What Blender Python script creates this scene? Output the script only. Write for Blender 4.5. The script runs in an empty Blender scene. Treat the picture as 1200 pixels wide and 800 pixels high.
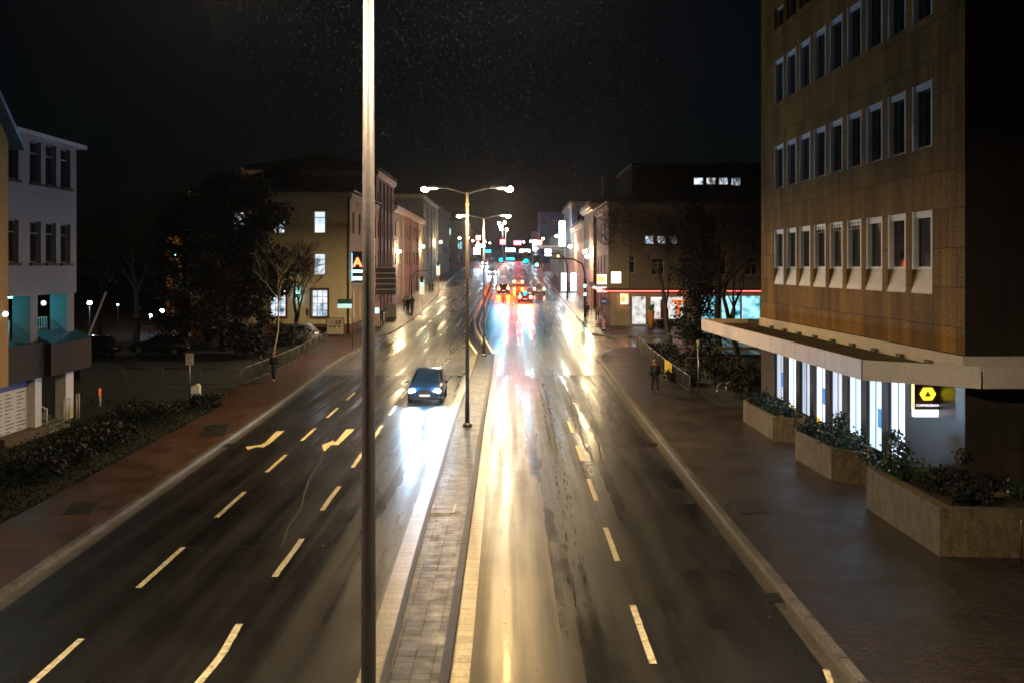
import bpy, math, random
from mathutils import Vector, Matrix, Euler
R = math.radians
sc = bpy.context.scene
col = sc.collection
random.seed(7)

# ------------------------------------------------------------------ survey
F, CX, HY, H = 1167.0, 600.0, 312.0, 6.8          # camera survey of the place
def zt(Y):                                         # street profile: level, then a steady rise
    if Y < 60: return 0.0
    if Y < 72: return .5*(.032/12)*(Y-60)**2
    if Y < 320: return .032*(Y-66)
    return .032*254 + .012*(Y-320)
def gx(px, Y): return (px-CX)/F*Y
def gz(py, Y): return H-(py-HY)/F*Y
def gY(py, lift=0.0):
    lo, hi = 5.0, 500.0
    for _ in range(60):
        m = (lo+hi)/2
        if HY+F*(H-zt(m)-lift)/m > py: lo = m
        else: hi = m
    return lo
def lerp_line(pts, y):
    if y <= pts[0][0]: return pts[0][1]
    for (a, xa), (b, xb) in zip(pts, pts[1:]):
        if y <= b: return xa+(xb-xa)*(y-a)/(b-a)
    return pts[-1][1]

# ------------------------------------------------------------------ materials
MATS = {}
def newmat(name):
    m = bpy.data.materials.new(name); m.use_nodes = True
    nt = m.node_tree; b = nt.nodes['Principled BSDF']
    return m, nt, b
def pm(name, c, rough=.6, metal=0, var=.25, scale=4.0, bump=.0, bscale=40.0, stretch=(1,1,1), spec=.5, coat=0):
    if name in MATS: return MATS[name]
    m, nt, b = newmat(name)
    N, L = nt.nodes.new, nt.links.new
    b.inputs['Roughness'].default_value = rough; b.inputs['Metallic'].default_value = metal
    b.inputs['Specular IOR Level'].default_value = spec
    b.inputs['Coat Weight'].default_value = coat
    if coat: b.inputs['Coat Roughness'].default_value = .08
    tc = N('ShaderNodeTexCoord'); mp = N('ShaderNodeMapping'); L(tc.outputs['Object'], mp.inputs['Vector'])
    mp.inputs['Scale'].default_value = stretch
    if var > 0:
        n = N('ShaderNodeTexNoise'); n.inputs['Scale'].default_value = scale; n.inputs['Detail'].default_value = 6; n.inputs['Roughness'].default_value = .65
        L(mp.outputs[0], n.inputs['Vector'])
        r = N('ShaderNodeValToRGB'); L(n.outputs['Fac'], r.inputs[0])
        r.color_ramp.elements[0].position = .3; r.color_ramp.elements[1].position = .7
        r.color_ramp.elements[0].color = (*[x*(1-var) for x in c], 1); r.color_ramp.elements[1].color = (*[min(1, x*(1+var)) for x in c], 1)
        ns = N('ShaderNodeTexNoise'); ns.inputs['Scale'].default_value = 17; ns.inputs['Detail'].default_value = 2; L(tc.outputs['Object'], ns.inputs['Vector'])
        ms = N('ShaderNodeMapRange'); ms.inputs['From Min'].default_value = .3; ms.inputs['From Max'].default_value = .7; ms.inputs['To Min'].default_value = 1-min(.3, var*.7); ms.inputs['To Max'].default_value = 1+min(.3, var*.7); L(ns.outputs['Fac'], ms.inputs['Value'])
        vsx = N('ShaderNodeVectorMath'); vsx.operation = 'SCALE'; L(r.outputs[0], vsx.inputs[0]); L(ms.outputs[0], vsx.inputs['Scale']); L(vsx.outputs[0], b.inputs['Base Color'])
    else: b.inputs['Base Color'].default_value = (*c, 1)
    if bump > 0:
        n2 = N('ShaderNodeTexNoise'); n2.inputs['Scale'].default_value = bscale; n2.inputs['Detail'].default_value = 3
        L(mp.outputs[0], n2.inputs['Vector'])
        bp = N('ShaderNodeBump'); bp.inputs['Strength'].default_value = bump; bp.inputs['Distance'].default_value = .02
        L(n2.outputs['Fac'], bp.inputs['Height']); L(bp.outputs[0], b.inputs['Normal'])
    MATS[name] = m; return m
QUIET = ('flood_white','neon_red_far','neon_orange_far','neon_teal_far','shopfront_white','signal_green_small','signal_amber','sign_red','sign_bar','lamp_glare','park_blue','teal_globe','teal_tiny','globe_far_warm','globe_far_cool','column_white','blue_wall_light','signal_red','sign_warm_white')
def em(name, c, s):
    if name in MATS: return MATS[name]
    m, nt, b = newmat(name)
    b.inputs['Base Color'].default_value = (*[x*.5 for x in c], 1); b.inputs['Roughness'].default_value = .3
    b.inputs['Emission Color'].default_value = (*c, 1); b.inputs['Emission Strength'].default_value = s
    if s <= 3.3 or name in QUIET: m.cycles.emission_sampling = 'NONE'
    MATS[name] = m; return m
def lit(name, c1, c2, s, stretch=(1,1,1), scale=2.0, lo=.35, hi=.65, dark=None):
    """a lit window: what is seen of the lit room varies across the pane"""
    if name in MATS: return MATS[name]
    m, nt, b = newmat(name); N, L = nt.nodes.new, nt.links.new
    b.inputs['Base Color'].default_value = (.05,.05,.05,1); b.inputs['Roughness'].default_value = .08
    tc = N('ShaderNodeTexCoord'); mp = N('ShaderNodeMapping'); mp.inputs['Scale'].default_value = stretch
    L(tc.outputs['Object'], mp.inputs['Vector'])
    oi = N('ShaderNodeObjectInfo'); ad = N('ShaderNodeVectorMath'); ad.operation = 'ADD'
    sc_ = N('ShaderNodeVectorMath'); sc_.operation = 'SCALE'; sc_.inputs['Scale'].default_value = 37.0
    L(oi.outputs['Location'], sc_.inputs[0]); L(mp.outputs[0], ad.inputs[0]); L(sc_.outputs[0], ad.inputs[1])
    n = N('ShaderNodeTexNoise'); n.inputs['Scale'].default_value = scale; n.inputs['Detail'].default_value = 2.5
    L(ad.outputs[0], n.inputs['Vector'])
    r = N('ShaderNodeValToRGB'); L(n.outputs['Fac'], r.inputs[0])
    e = r.color_ramp.elements; e[0].position = lo; e[1].position = hi
    e[0].color = (*c1, 1); e[1].color = (*c2, 1)
    if dark is not None:
        x = e.new(max(0.0, lo-.08)); x.color = (*dark, 1)
    L(r.outputs[0], b.inputs['Emission Color']); b.inputs['Emission Strength'].default_value = s
    if not name.startswith(('bank', 'lit_shop', 'lit_teal', 'sign_')): m.cycles.emission_sampling = 'NONE'
    MATS[name] = m; return m
def brick(name, c1, c2, cm, bw, bh, mortar, rough=.6, off=.5, swap=None, roughv=.0, bump=.4, nz=.35, nscale=1.2, streak=None, spec=.5):
    """courses of brick, paver or panel laid out in the object's own axes; swap picks the two axes used"""
    if name in MATS: return MATS[name]
    m, nt, b = newmat(name); N, L = nt.nodes.new, nt.links.new
    tc = N('ShaderNodeTexCoord'); vec = tc.outputs['Object']
    sep = N('ShaderNodeSeparateXYZ'); cmb = N('ShaderNodeCombineXYZ'); L(vec, sep.inputs[0])
    sw = swap or 'XY'
    L(sep.outputs[sw[0]], cmb.inputs['X']); L(sep.outputs[sw[1]], cmb.inputs['Y'])
    t = N('ShaderNodeTexBrick'); L(cmb.outputs[0], t.inputs['Vector']); t.offset = off
    t.inputs['Color1'].default_value = (*c1, 1); t.inputs['Color2'].default_value = (*c2, 1); t.inputs['Mortar'].default_value = (*cm, 1)
    t.inputs['Scale'].default_value = 1; t.inputs['Brick Width'].default_value = bw; t.inputs['Row Height'].default_value = bh
    t.inputs['Mortar Size'].default_value = mortar; t.inputs['Mortar Smooth'].default_value = .1; t.inputs['Bias'].default_value = 0
    n = N('ShaderNodeTexNoise'); n.inputs['Scale'].default_value = nscale; n.inputs['Detail'].default_value = 7; n.inputs['Roughness'].default_value = .7
    if streak:
        mp = N('ShaderNodeMapping'); mp.inputs['Scale'].default_value = streak; L(vec, mp.inputs['Vector']); L(mp.outputs[0], n.inputs['Vector'])
    else: L(vec, n.inputs['Vector'])
    mr = N('ShaderNodeMapRange'); mr.inputs['From Min'].default_value = .3; mr.inputs['From Max'].default_value = .7
    mr.inputs['To Min'].default_value = 1-nz; mr.inputs['To Max'].default_value = 1+nz; L(n.outputs['Fac'], mr.inputs['Value'])
    mx = N('ShaderNodeVectorMath'); mx.operation = 'SCALE'; L(t.outputs['Color'], mx.inputs[0]); L(mr.outputs[0], mx.inputs['Scale'])
    ns = N('ShaderNodeTexNoise'); ns.inputs['Scale'].default_value = 15; ns.inputs['Detail'].default_value = 2; L(vec, ns.inputs['Vector'])
    ms = N('ShaderNodeMapRange'); ms.inputs['From Min'].default_value = .3; ms.inputs['From Max'].default_value = .7; ms.inputs['To Min'].default_value = .6; ms.inputs['To Max'].default_value = 1.4; L(ns.outputs['Fac'], ms.inputs['Value'])
    vsx = N('ShaderNodeVectorMath'); vsx.operation = 'SCALE'; L(mx.outputs[0], vsx.inputs[0]); L(ms.outputs[0], vsx.inputs['Scale']); L(vsx.outputs[0], b.inputs['Base Color'])
    b.inputs['Specular IOR Level'].default_value = spec
    if roughv:
        m2 = N('ShaderNodeMapRange'); m2.inputs['From Min'].default_value = .3; m2.inputs['From Max'].default_value = .7
        m2.inputs['To Min'].default_value = rough-roughv; m2.inputs['To Max'].default_value = rough+roughv
        L(n.outputs['Fac'], m2.inputs['Value']); L(m2.outputs[0], b.inputs['Roughness'])
    else: b.inputs['Roughness'].default_value = rough
    bp = N('ShaderNodeBump'); bp.inputs['Strength'].default_value = bump; bp.inputs['Distance'].default_value = .01; bp.invert = True
    n3 = N('ShaderNodeTexNoise'); n3.inputs['Scale'].default_value = 35; n3.inputs['Detail'].default_value = 3; L(vec, n3.inputs['Vector'])
    ad = N('ShaderNodeMath'); ad.operation = 'MULTIPLY_ADD'; ad.inputs[1].default_value = .35
    L(n3.outputs['Fac'], ad.inputs[0]); L(t.outputs['Fac'], ad.inputs[2])
    L(ad.outputs[0], bp.inputs['Height']); L(bp.outputs[0], b.inputs['Normal'])
    MATS[name] = m; return m
def asphalt(name, c, r0, r1, seed=0.0, bump=.16, wear=True):
    """wet asphalt: long damp tracks along the traffic and standing water between the stones"""
    m, nt, b = newmat(name); N, L = nt.nodes.new, nt.links.new
    g = N('ShaderNodeNewGeometry')
    def noise(scale, sx, sy, det=5, rg=.6, o=0):
        mp = N('ShaderNodeMapping'); mp.inputs['Scale'].default_value = (sx, sy, 1); mp.inputs['Location'].default_value = (seed+o, seed*1.7+o, 0)
        L(g.outputs['Position'], mp.inputs['Vector'])
        n = N('ShaderNodeTexNoise'); n.inputs['Scale'].default_value = scale; n.inputs['Detail'].default_value = det; n.inputs['Roughness'].default_value = rg
        L(mp.outputs[0], n.inputs['Vector']); return n.outputs['Fac']
    def mapr(v, a, b_, c_, d):
        k = N('ShaderNodeMapRange'); k.inputs['From Min'].default_value = a; k.inputs['From Max'].default_value = b_
        k.inputs['To Min'].default_value = c_; k.inputs['To Max'].default_value = d; L(v, k.inputs['Value']); return k.outputs[0]
    def math_(op, a, b_):
        k = N('ShaderNodeMath'); k.operation = op
        for i, v in enumerate((a, b_)):
            if isinstance(v, (int, float)): k.inputs[i].default_value = v
            else: L(v, k.inputs[i])
        return k.outputs[0]
    tracks = noise(1.0, 1.5, .035, 4, .55)               # wheel tracks
    blot = noise(1.0, .9, .28, 7, .68, 11)               # patches
    mix = math_('ADD', math_('MULTIPLY', tracks, .74), math_('MULTIPLY', blot, .26))
    rough = mapr(mix, .40, .60, r0, r1)
    L(rough, b.inputs['Roughness'])
    fine = noise(26, 1, 1, 3, .6, 3)
    colr = N('ShaderNodeValToRGB'); e = colr.color_ramp.elements
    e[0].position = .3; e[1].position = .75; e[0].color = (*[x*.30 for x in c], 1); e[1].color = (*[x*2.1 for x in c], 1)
    L(math_('ADD', math_('MULTIPLY', blot, .5), math_('MULTIPLY', fine, .5)), colr.inputs[0]); L(colr.outputs[0], b.inputs['Base Color'])
    b.inputs['IOR'].default_value = 1.33; b.inputs['Specular IOR Level'].default_value = .36
    bp = N('ShaderNodeBump'); bp.inputs['Strength'].default_value = bump; bp.inputs['Distance'].default_value = .006
    L(fine, bp.inputs['Height'])
    bp2 = N('ShaderNodeBump'); bp2.inputs['Strength'].default_value = .07; bp2.inputs['Distance'].default_value = .02
    L(noise(2.2, 1, 1, 3, .5, 7), bp2.inputs['Height']); L(bp.outputs[0], bp2.inputs['Normal'])
    L(bp2.outputs[0], b.inputs['Normal'])
    MATS[name] = m; return m
def glass_pane(name, tint=.35, k=.25):
    m = bpy.data.materials.new(name); m.use_nodes = True; nt = m.node_tree; nt.nodes.clear(); N, L = nt.nodes.new, nt.links.new
    o = N('ShaderNodeOutputMaterial'); mx = N('ShaderNodeMixShader'); t = N('ShaderNodeBsdfTransparent'); gl = N('ShaderNodeBsdfGlossy')
    t.inputs['Color'].default_value = (tint, tint, tint*1.05, 1); gl.inputs['Roughness'].default_value = .03; gl.inputs['Color'].default_value = (.9,.95,1,1)
    fr = N('ShaderNodeFresnel'); fr.inputs['IOR'].default_value = 1.5
    L(fr.outputs[0], mx.inputs[0]); L(t.outputs[0], mx.inputs[1]); L(gl.outputs[0], mx.inputs[2]); L(mx.outputs[0], o.inputs[0])
    MATS[name] = m; return m

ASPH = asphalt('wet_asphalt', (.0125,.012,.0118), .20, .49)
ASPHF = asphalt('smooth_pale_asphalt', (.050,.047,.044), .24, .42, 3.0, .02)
ASPH2 = asphalt('fresh_asphalt', (.014,.014,.015), .30, .50, 5.0, .5)
ASPH3 = asphalt('side_asphalt', (.075,.070,.064), .2, .4, 9.0)
PAINT = pm('road_paint', (.60,.54,.38), .5, var=.3, scale=7, bump=.4)
_r = [n for n in PAINT.node_tree.nodes if n.type == 'VALTORGB'][0].color_ramp      # worn through to the asphalt in places
_e = _r.elements.new(.335); _e.color = (.05,.045,.04,1); _r.elements[0].position = .33; _r.elements[0].color = (.03,.028,.026,1); _r.elements[-1].position = .62
_e = _r.elements.new(.40); _e.color = (.5,.43,.25,1)
CONC = pm('kerb_granite', (.17,.155,.145), .38, var=.3, scale=7, bump=.3)
KDARK = pm('basalt_kerb', (.014,.013,.014), .6, var=.4, scale=6, bump=.4, spec=.2)
KERB = brick('kerb_stone', (.15,.135,.125), (.085,.078,.072), (.015,.013,.012), 50, 1.0, .022, .40, off=0, roughv=.1, bump=.6, nz=.4, nscale=3)
CONCP = pm('planter_concrete', (.115,.09,.052), .75, var=.5, scale=3.5, bump=.7, bscale=70, stretch=(1.5,1.5,.6))
METAL = pm('galvanised_steel', (.42,.42,.43), .38, 1, var=.15, scale=6)
LAMPP = pm('lamp_pole_paint', (.075,.066,.070), .42, .3, var=.25, scale=2.2, bump=.12, bscale=60, stretch=(3,3,.6))
DST = pm('dark_steel', (.10,.095,.085), .5, .5, var=.2)
DARKM = pm('dark_painted_metal', (.022,.022,.024), .4, var=.2)
BLACK = pm('black_plastic', (.012,.012,.013), .5, var=.1)
WHITE = pm('white_painted_metal', (.72,.70,.68), .4, var=.12, scale=3, bump=.05)
GLASS = pm('dark_glass', (.012,.014,.018), .05, var=.0, spec=.7)
RUBBER = pm('tyre_rubber', (.014,.014,.014), .75, var=.2)
SOIL = pm('planting_soil', (.03,.022,.015), .9, var=.4, bump=.8)
BARK = pm('tree_bark', (.035,.027,.021), .85, var=.4, scale=9, bump=.6, stretch=(2,2,.4))
BARKT = pm('twig_bark', (.045,.036,.028), .85, var=.4, scale=9)
BARKP = pm('pale_bark', (.40,.34,.22), .7, var=.35, scale=6, stretch=(2,2,.8))
LEAF = pm('dark_leaf', (.0045,.009,.005), .7, var=.5, scale=2.5)
LEAF2 = pm('rust_leaf', (.040,.028,.016), .5, var=.5, scale=2.5)
LEAF3 = pm('glossy_leaf', (.020,.052,.036), .32, var=.45, scale=3.5)
ROOF = pm('slate_roof', (.008,.007,.007), .55, var=.35, scale=3, bump=.4, bscale=14)
SKIN = pm('skin', (.52,.34,.25), .55, var=.06)

# ------------------------------------------------------------------ mesh builder
class MB:
    def __init__(s): s.v = []; s.f = []; s.mi = []; s.m = 0
    def face(s, pts):
        i = len(s.v); s.v += [tuple(p) for p in pts]; s.f.append(tuple(range(i, i+len(pts)))); s.mi.append(s.m)
    def box(s, x0, x1, y0, y1, z0, z1):
        i = len(s.v)
        s.v += [(x0,y0,z0),(x1,y0,z0),(x1,y1,z0),(x0,y1,z0),(x0,y0,z1),(x1,y0,z1),(x1,y1,z1),(x0,y1,z1)]
        for q in ((3,2,1,0),(4,5,6,7),(0,1,5,4),(1,2,6,5),(2,3,7,6),(3,0,4,7)): s.f.append(tuple(i+k for k in q)); s.mi.append(s.m)
        return s
    def bar(s, p, q, w, h):
        """box section between two points"""
        p, q = Vector(p), Vector(q); d = (q-p).normalized(); up = Vector((0,0,1)) if abs(d.z) < .95 else Vector((0,1,0))
        a = d.cross(up).normalized()*w/2; b = d.cross(a).normalized()*h/2
        c = [p-a-b, p+a-b, p+a+b, p-a+b, q-a-b, q+a-b, q+a+b, q-a+b]; i = len(s.v); s.v += [tuple(x) for x in c]
        for t in ((0,1,2,3),(7,6,5,4),(0,4,5,1),(1,5,6,2),(2,6,7,3),(3,7,4,0)): s.f.append(tuple(i+k for k in t)); s.mi.append(s.m)
        return s
    def tube(s, pts, rad, n=8, caps=True):
        pts = [Vector(p) for p in pts]
        if isinstance(rad, (int, float)): rad = [rad]*len(pts)
        i0 = len(s.v); pa = None
        for k, p in enumerate(pts):
            d = (pts[min(k+1, len(pts)-1)]-pts[max(k-1, 0)])
            d = d.normalized() if d.length > 1e-9 else Vector((0,0,1))
            if pa is None:
                u = Vector((0,0,1)) if abs(d.z) < .9 else Vector((1,0,0)); a = d.cross(u).normalized()
            else: a = (pa-d*pa.dot(d)); a = a.normalized() if a.length > 1e-6 else d.orthogonal().normalized()
            pa = a; b = d.cross(a)
            for j in range(n):
                t = 2*math.pi*j/n; s.v.append(tuple(p+(a*math.cos(t)+b*math.sin(t))*rad[k]))
        for k in range(len(pts)-1):
            for j in range(n):
                a0 = i0+k*n+j; a1 = i0+k*n+(j+1)%n; s.f.append((a0, a1, a1+n, a0+n)); s.mi.append(s.m)
        if caps:
            s.f.append(tuple(i0+j for j in range(n))[::-1]); s.mi.append(s.m)
            e = i0+(len(pts)-1)*n; s.f.append(tuple(e+j for j in range(n))); s.mi.append(s.m)
        return s
    def ball(s, c, r, sx=1, sy=1, sz=1, n=10, m=7):
        c = Vector(c); i0 = len(s.v)
        for a in range(m+1):
            th = math.pi*a/m
            for j in range(n):
                ph = 2*math.pi*j/n
                s.v.append((c.x+r*sx*math.sin(th)*math.cos(ph), c.y+r*sy*math.sin(th)*math.sin(ph), c.z+r*sz*math.cos(th)))
        for a in range(m):
            for j in range(n):
                p = i0+a*n+j; q = i0+a*n+(j+1)%n
                if a == 0: s.f.append((i0+j, p+n, q+n))
                elif a == m-1: s.f.append((p, p+n, q))
                else: s.f.append((p, p+n, q+n, q))
                s.mi.append(s.m)
        return s
    def prism(s, poly, z0, z1):
        """plan polygon (counter-clockwise) raised from z0 to z1"""
        n = len(poly); i = len(s.v)
        s.v += [(x, y, z0) for x, y in poly]+[(x, y, z1) for x, y in poly]
        s.f.append(tuple(i+k for k in range(n))[::-1]); s.f.append(tuple(i+n+k for k in range(n))); s.mi += [s.m]*2
        for k in range(n):
            j = (k+1) % n; s.f.append((i+k, i+j, i+n+j, i+n+k)); s.mi.append(s.m)
        return s
    def plate(s, poly, y0, y1):
        """polygon given in x,z, extruded along y"""
        n = len(poly); i = len(s.v)
        s.v += [(x, y0, z) for x, z in poly]+[(x, y1, z) for x, z in poly]
        s.f.append(tuple(i+k for k in range(n))); s.f.append(tuple(i+n+k for k in range(n))[::-1]); s.mi += [s.m]*2
        for k in range(n):
            j = (k+1) % n; s.f.append((i+k, i+n+k, i+n+j, i+j)); s.mi.append(s.m)
        return s
    def build(s, name, mat, parent=None, smooth=False, bevel=0, weld=False):
        me = bpy.data.meshes.new(name); me.from_pydata(s.v, [], s.f)
        for mm in (mat if isinstance(mat, (list, tuple)) else [mat]): me.materials.append(mm)
        if any(s.mi): me.polygons.foreach_set('material_index', s.mi)
        if smooth: me.polygons.foreach_set('use_smooth', [True]*len(s.f))
        me.update(); o = bpy.data.objects.new(name, me); col.objects.link(o)
        if parent is not None: o.parent = parent
        if bevel:
            b = o.modifiers.new('edge', 'BEVEL'); b.width = bevel; b.segments = 2; b.limit_method = 'ANGLE'
        return o
def thing(name, label, cat, loc=(0,0,0), rz=0, group=None):
    o = bpy.data.objects.new(name, None); col.objects.link(o); o.location = loc; o.rotation_euler = (0, 0, rz); o.empty_display_size = .2
    o['label'] = label; o['category'] = cat
    if group: o['group'] = group
    return o
def struct(o): o['kind'] = 'structure'; return o
def clone(o, loc, label=None, rz=None, parent=None, group=None):
    kids = list(o.children); c = o.copy(); col.objects.link(c)
    if parent is not None: c.parent = parent
    else:
        c.location = loc
        if rz is not None: c.rotation_euler = (0, 0, rz)
        if label: c['label'] = label
        if group: c['group'] = group
    for k in kids: clone(k, None, parent=c)
    return c
def text(name, body, size, mat, parent, loc, rot, ext=.008, bold=0):
    cu = bpy.data.curves.new(name, 'FONT'); cu.body = body; cu.size = size; cu.extrude = ext; cu.align_x = 'CENTER'; cu.align_y = 'CENTER'; cu.offset = bold
    cu.resolution_u = 4
    cu.materials.append(mat); tmp = bpy.data.objects.new(name+'_curve', cu); col.objects.link(tmp)
    me = bpy.data.meshes.new_from_object(tmp.evaluated_get(bpy.context.evaluated_depsgraph_get())); bpy.data.objects.remove(tmp); bpy.data.curves.remove(cu)
    o = bpy.data.objects.new(name, me); col.objects.link(o); o.parent = parent; o.location = loc; o.rotation_euler = rot
    return o

# ------------------------------------------------------------------ camera, world, render
cam = bpy.data.cameras.new('camera'); co = bpy.data.objects.new('camera', cam); col.objects.link(co)
co.location = (0, 0, H); co.rotation_euler = (R(90), 0, 0); cam.sensor_width = 36; cam.lens = F*36/1200
cam.shift_y = -(400-HY)/1200; cam.clip_end = 3000; cam.clip_start = .1; sc.camera = co
w = bpy.data.worlds.new('World'); sc.world = w; w.use_nodes = True
nt = w.node_tree; bg = nt.nodes['Background']
sky = nt.nodes.new('ShaderNodeTexSky'); sky.sky_type = 'NISHITA'; sky.sun_disc = False
sky.sun_elevation = R(4); sky.sun_rotation = R(200)
mxs = nt.nodes.new('ShaderNodeVectorMath'); mxs.operation = 'MULTIPLY'; mxs.inputs[1].default_value = (.42,.70,1.2); nt.links.new(sky.outputs[0], mxs.inputs[0]); nt.links.new(mxs.outputs[0], bg.inputs['Color']); bg.inputs['Strength'].default_value = .0012
vs = sc.view_settings; vs.view_transform = 'Standard'; vs.look = 'None'; vs.exposure = 0; vs.gamma = 1
cy = sc.cycles
cy.use_denoising = True; cy.denoiser = 'OPENIMAGEDENOISE'; cy.denoising_prefilter = 'ACCURATE'; cy.denoising_input_passes = 'RGB_ALBEDO_NORMAL'; cy.sample_clamp_direct = 0; cy.use_adaptive_sampling = False; cy.filter_width = 1.6; cy.max_bounces = 5; cy.diffuse_bounces = 2; cy.glossy_bounces = 3; cy.transparent_max_bounces = 8
cy.volume_bounces = 0; cy.sample_clamp_indirect = 2; cy.caustics_reflective = False; cy.caustics_refractive = False; cy.use_light_tree = True

# ------------------------------------------------------------------ ground, roads, pavements
def frange(a, b, s):
    r = []; x = a
    while x < b-1e-6: r.append(x); x += s
    return r+[b]
YS = frange(3, 60, 3)[:-1]+frange(60, 74, .5)[:-1]+frange(74, 118, 4)[:-1]+frange(118, 320, 10)[:-1]+frange(320, 560, 24)
LK = [(3,-9.95),(20,-10.4),(44,-11.2),(66,-12.2),(72,-12.1),(77,-11.6),(86,-11.7),(89,-10.9),(95,-10.6),(115,-10.4),(150,-11),(187,-12),(300,-12.5),(560,-13)]
RK = [(3,5.5),(27.6,5.63),(42,5.79),(57,6.0),(69,6.1)]
RF = [(88.6,7.3),(103,7.08),(150,6.85),(190,7.1),(560,7.5)]
ML = [(3,-1.98),(16.6,-2.13),(22.8,-2.27),(42,-2.52),(73.4,-2.55)]
MR = [(3,-1.0),(16.6,-1.02),(42,-1.19),(73.4,-1.3)]
def fn(p): return lambda y: lerp_line(p, y)
def strip(mb, fa, fb, ys, dz, nx=1, skirt=0):
    """sheet between two lines along the street at height dz above the street profile"""
    for a, b in zip(ys, ys[1:]):
        for k in range(nx):
            t0, t1 = k/nx, (k+1)/nx
            xa0 = fa(a)+(fb(a)-fa(a))*t0; xa1 = fa(a)+(fb(a)-fa(a))*t1; xb0 = fa(b)+(fb(b)-fa(b))*t0; xb1 = fa(b)+(fb(b)-fa(b))*t1
            mb.face([(xa0,a,zt(a)+dz),(xa1,a,zt(a)+dz),(xb1,b,zt(b)+dz),(xb0,b,zt(b)+dz)])
        if skirt:
            for f_, s in ((fa, 1), (fb, -1)):
                q = [(f_(a),a,zt(a)+dz),(f_(b),b,zt(b)+dz),(f_(b),b,zt(b)+dz-skirt),(f_(a),a,zt(a)+dz-skirt)]
                mb.face(q if s > 0 else q[::-1])
    if skirt:
        for y, s in ((ys[0], 1), (ys[-1], -1)):
            q = [(fa(y),y,zt(y)+dz-skirt),(fb(y),y,zt(y)+dz-skirt),(fb(y),y,zt(y)+dz),(fa(y),y,zt(y)+dz)]
            mb.face(q if s > 0 else q[::-1])
    return mb
def cut(ys, a, b): return [a]+[y for y in ys if a < y < b]+[b]
GROUND = pm('dark_earth', (.010,.011,.008), .9, var=.5, scale=1.5, bump=.5, bscale=8)
g = MB(); strip(g, lambda y: -380, lambda y: 380, cut([-25]+YS, -25, 560)+[690], -.05); struct(g.build('ground', GROUND))
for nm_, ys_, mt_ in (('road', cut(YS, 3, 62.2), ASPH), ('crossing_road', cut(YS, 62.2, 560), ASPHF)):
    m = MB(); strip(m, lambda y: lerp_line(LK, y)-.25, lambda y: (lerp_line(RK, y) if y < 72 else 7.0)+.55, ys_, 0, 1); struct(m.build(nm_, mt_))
m = MB(); strip(m, lambda y: 6.45, lambda y: 90, frange(74, 90, .8), .004); struct(m.build('side_street', ASPH3))
PAVER_L = brick('red_pavers', (.115,.05,.028), (.055,.025,.016), (.006,.004,.004), .22, .11, .012, .42, roughv=.13, bump=.6, nz=.4, nscale=.7)
PAVER_R = brick('brown_pavers', (.047,.035,.036), (.026,.020,.021), (.005,.004,.004), .22, .11, .012, .40, roughv=.12, bump=.6, nz=.35, nscale=.6)
SLAB_M = brick('island_slabs', (.040,.043,.050), (.014,.014,.017), (.003,.003,.003), .33, .24, .016, .50, spec=.22, off=0, roughv=.14, bump=.8, nz=.45, nscale=2.5)
SLAB_G = brick('gutter_slabs', (.135,.115,.08), (.09,.077,.055), (.02,.017,.013), 1.1, .30, .010, .38, off=0, roughv=.1, bump=.7, nz=.3, nscale=3)
SLAB_K = brick('kerb_gutter', (.085,.075,.06), (.06,.052,.044), (.03,.025,.02), 1.1, .30, .010, .40, off=0, roughv=.1, bump=.7, nz=.3, nscale=3)
LPO = [(3,-13),(27,-13.3),(46,-13.9),(49,-14.0),(50.5,-15.3),(82,-15.3),(86,-17)]
m = MB(); strip(m, lambda y: lerp_line(LPO, y), lambda y: lerp_line(LK, y)-.15, cut(YS, 3, 86), .12, 1, .2)
strip(m, lambda y: -17-(14 if y < 89 else 0), lambda y: lerp_line(LK, y)-.15, cut(YS, 86, 560), .12, 1, .2); struct(m.build('left_pavement', PAVER_L))
# right near pavement runs to the side street and ends in a rounded corner
RPO = [(3,14),(47,14),(47.6,9.9),(79,9.9)]
m = MB(); strip(m, lambda y: lerp_line(RK, y)+.15, lambda y: lerp_line(RPO, y), cut(YS, 3, 69), .12, 1, .2)
def corner_in(y):
    return 6.25+3.6*(1-math.sqrt(max(0, 1-((y-69)/9.0)**2)))
strip(m, corner_in, lambda y: 9.9, frange(69, 77.9, .6), .12, 1, .2); struct(m.build('right_pavement', PAVER_R))
m = MB()
def corner_out(y): return 7.3+3.0*(1-math.sqrt(max(0, 1-((89.4-y)/3.4)**2))) if y < 89.4 else lerp_line(RF, y)+.15
strip(m, corner_out, lambda y: 60, frange(86, 97, .5), .12, 1, .2); strip(m, corner_out, lambda y: 14, cut(YS, 97, 560), .12, 1, .2)
struct(m.build('far_right_pavement', PAVER_R))
# kerbs
def kerb_line(name, f, ys, wd, mat, side, top=.128):
    mb = MB(); strip(mb, (lambda y: f(y)-wd) if side < 0 else f, f if side < 0 else (lambda y: f(y)+wd), ys, top, 1, .25); return struct(mb.build(name, mat, bevel=.012))
kerb_line('left_kerb', fn(LK), cut(YS, 3, 560), .17, KERB, -1)
kerb_line('right_kerb', fn(RK), cut(YS, 3, 69), .17, KERB, 1)
kerb_line('corner_kerb', lambda y: corner_in(y)-.17, frange(69, 77.8, .4), .18, KERB, 1)
kerb_line('far_corner_kerb', lambda y: corner_out(y)-.17, frange(86, 89.4, .3)+cut(YS, 89.4, 560)[1:], .18, KERB, 1)
m = MB()
m.box(10.3, 60, 85.86, 86.0, zt(86)-.1, zt(86)+.128); m.box(9.8, 60, 77.9, 78.05, zt(78)-.1, zt(78)+.128)
struct(m.build('side_street_kerb', CONC))
m = MB(); strip(m, fn(LK), lambda y: lerp_line(LK, y)+.30, cut(YS, 3, 66), .004); struct(m.build('left_gutter', SLAB_K))
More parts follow.
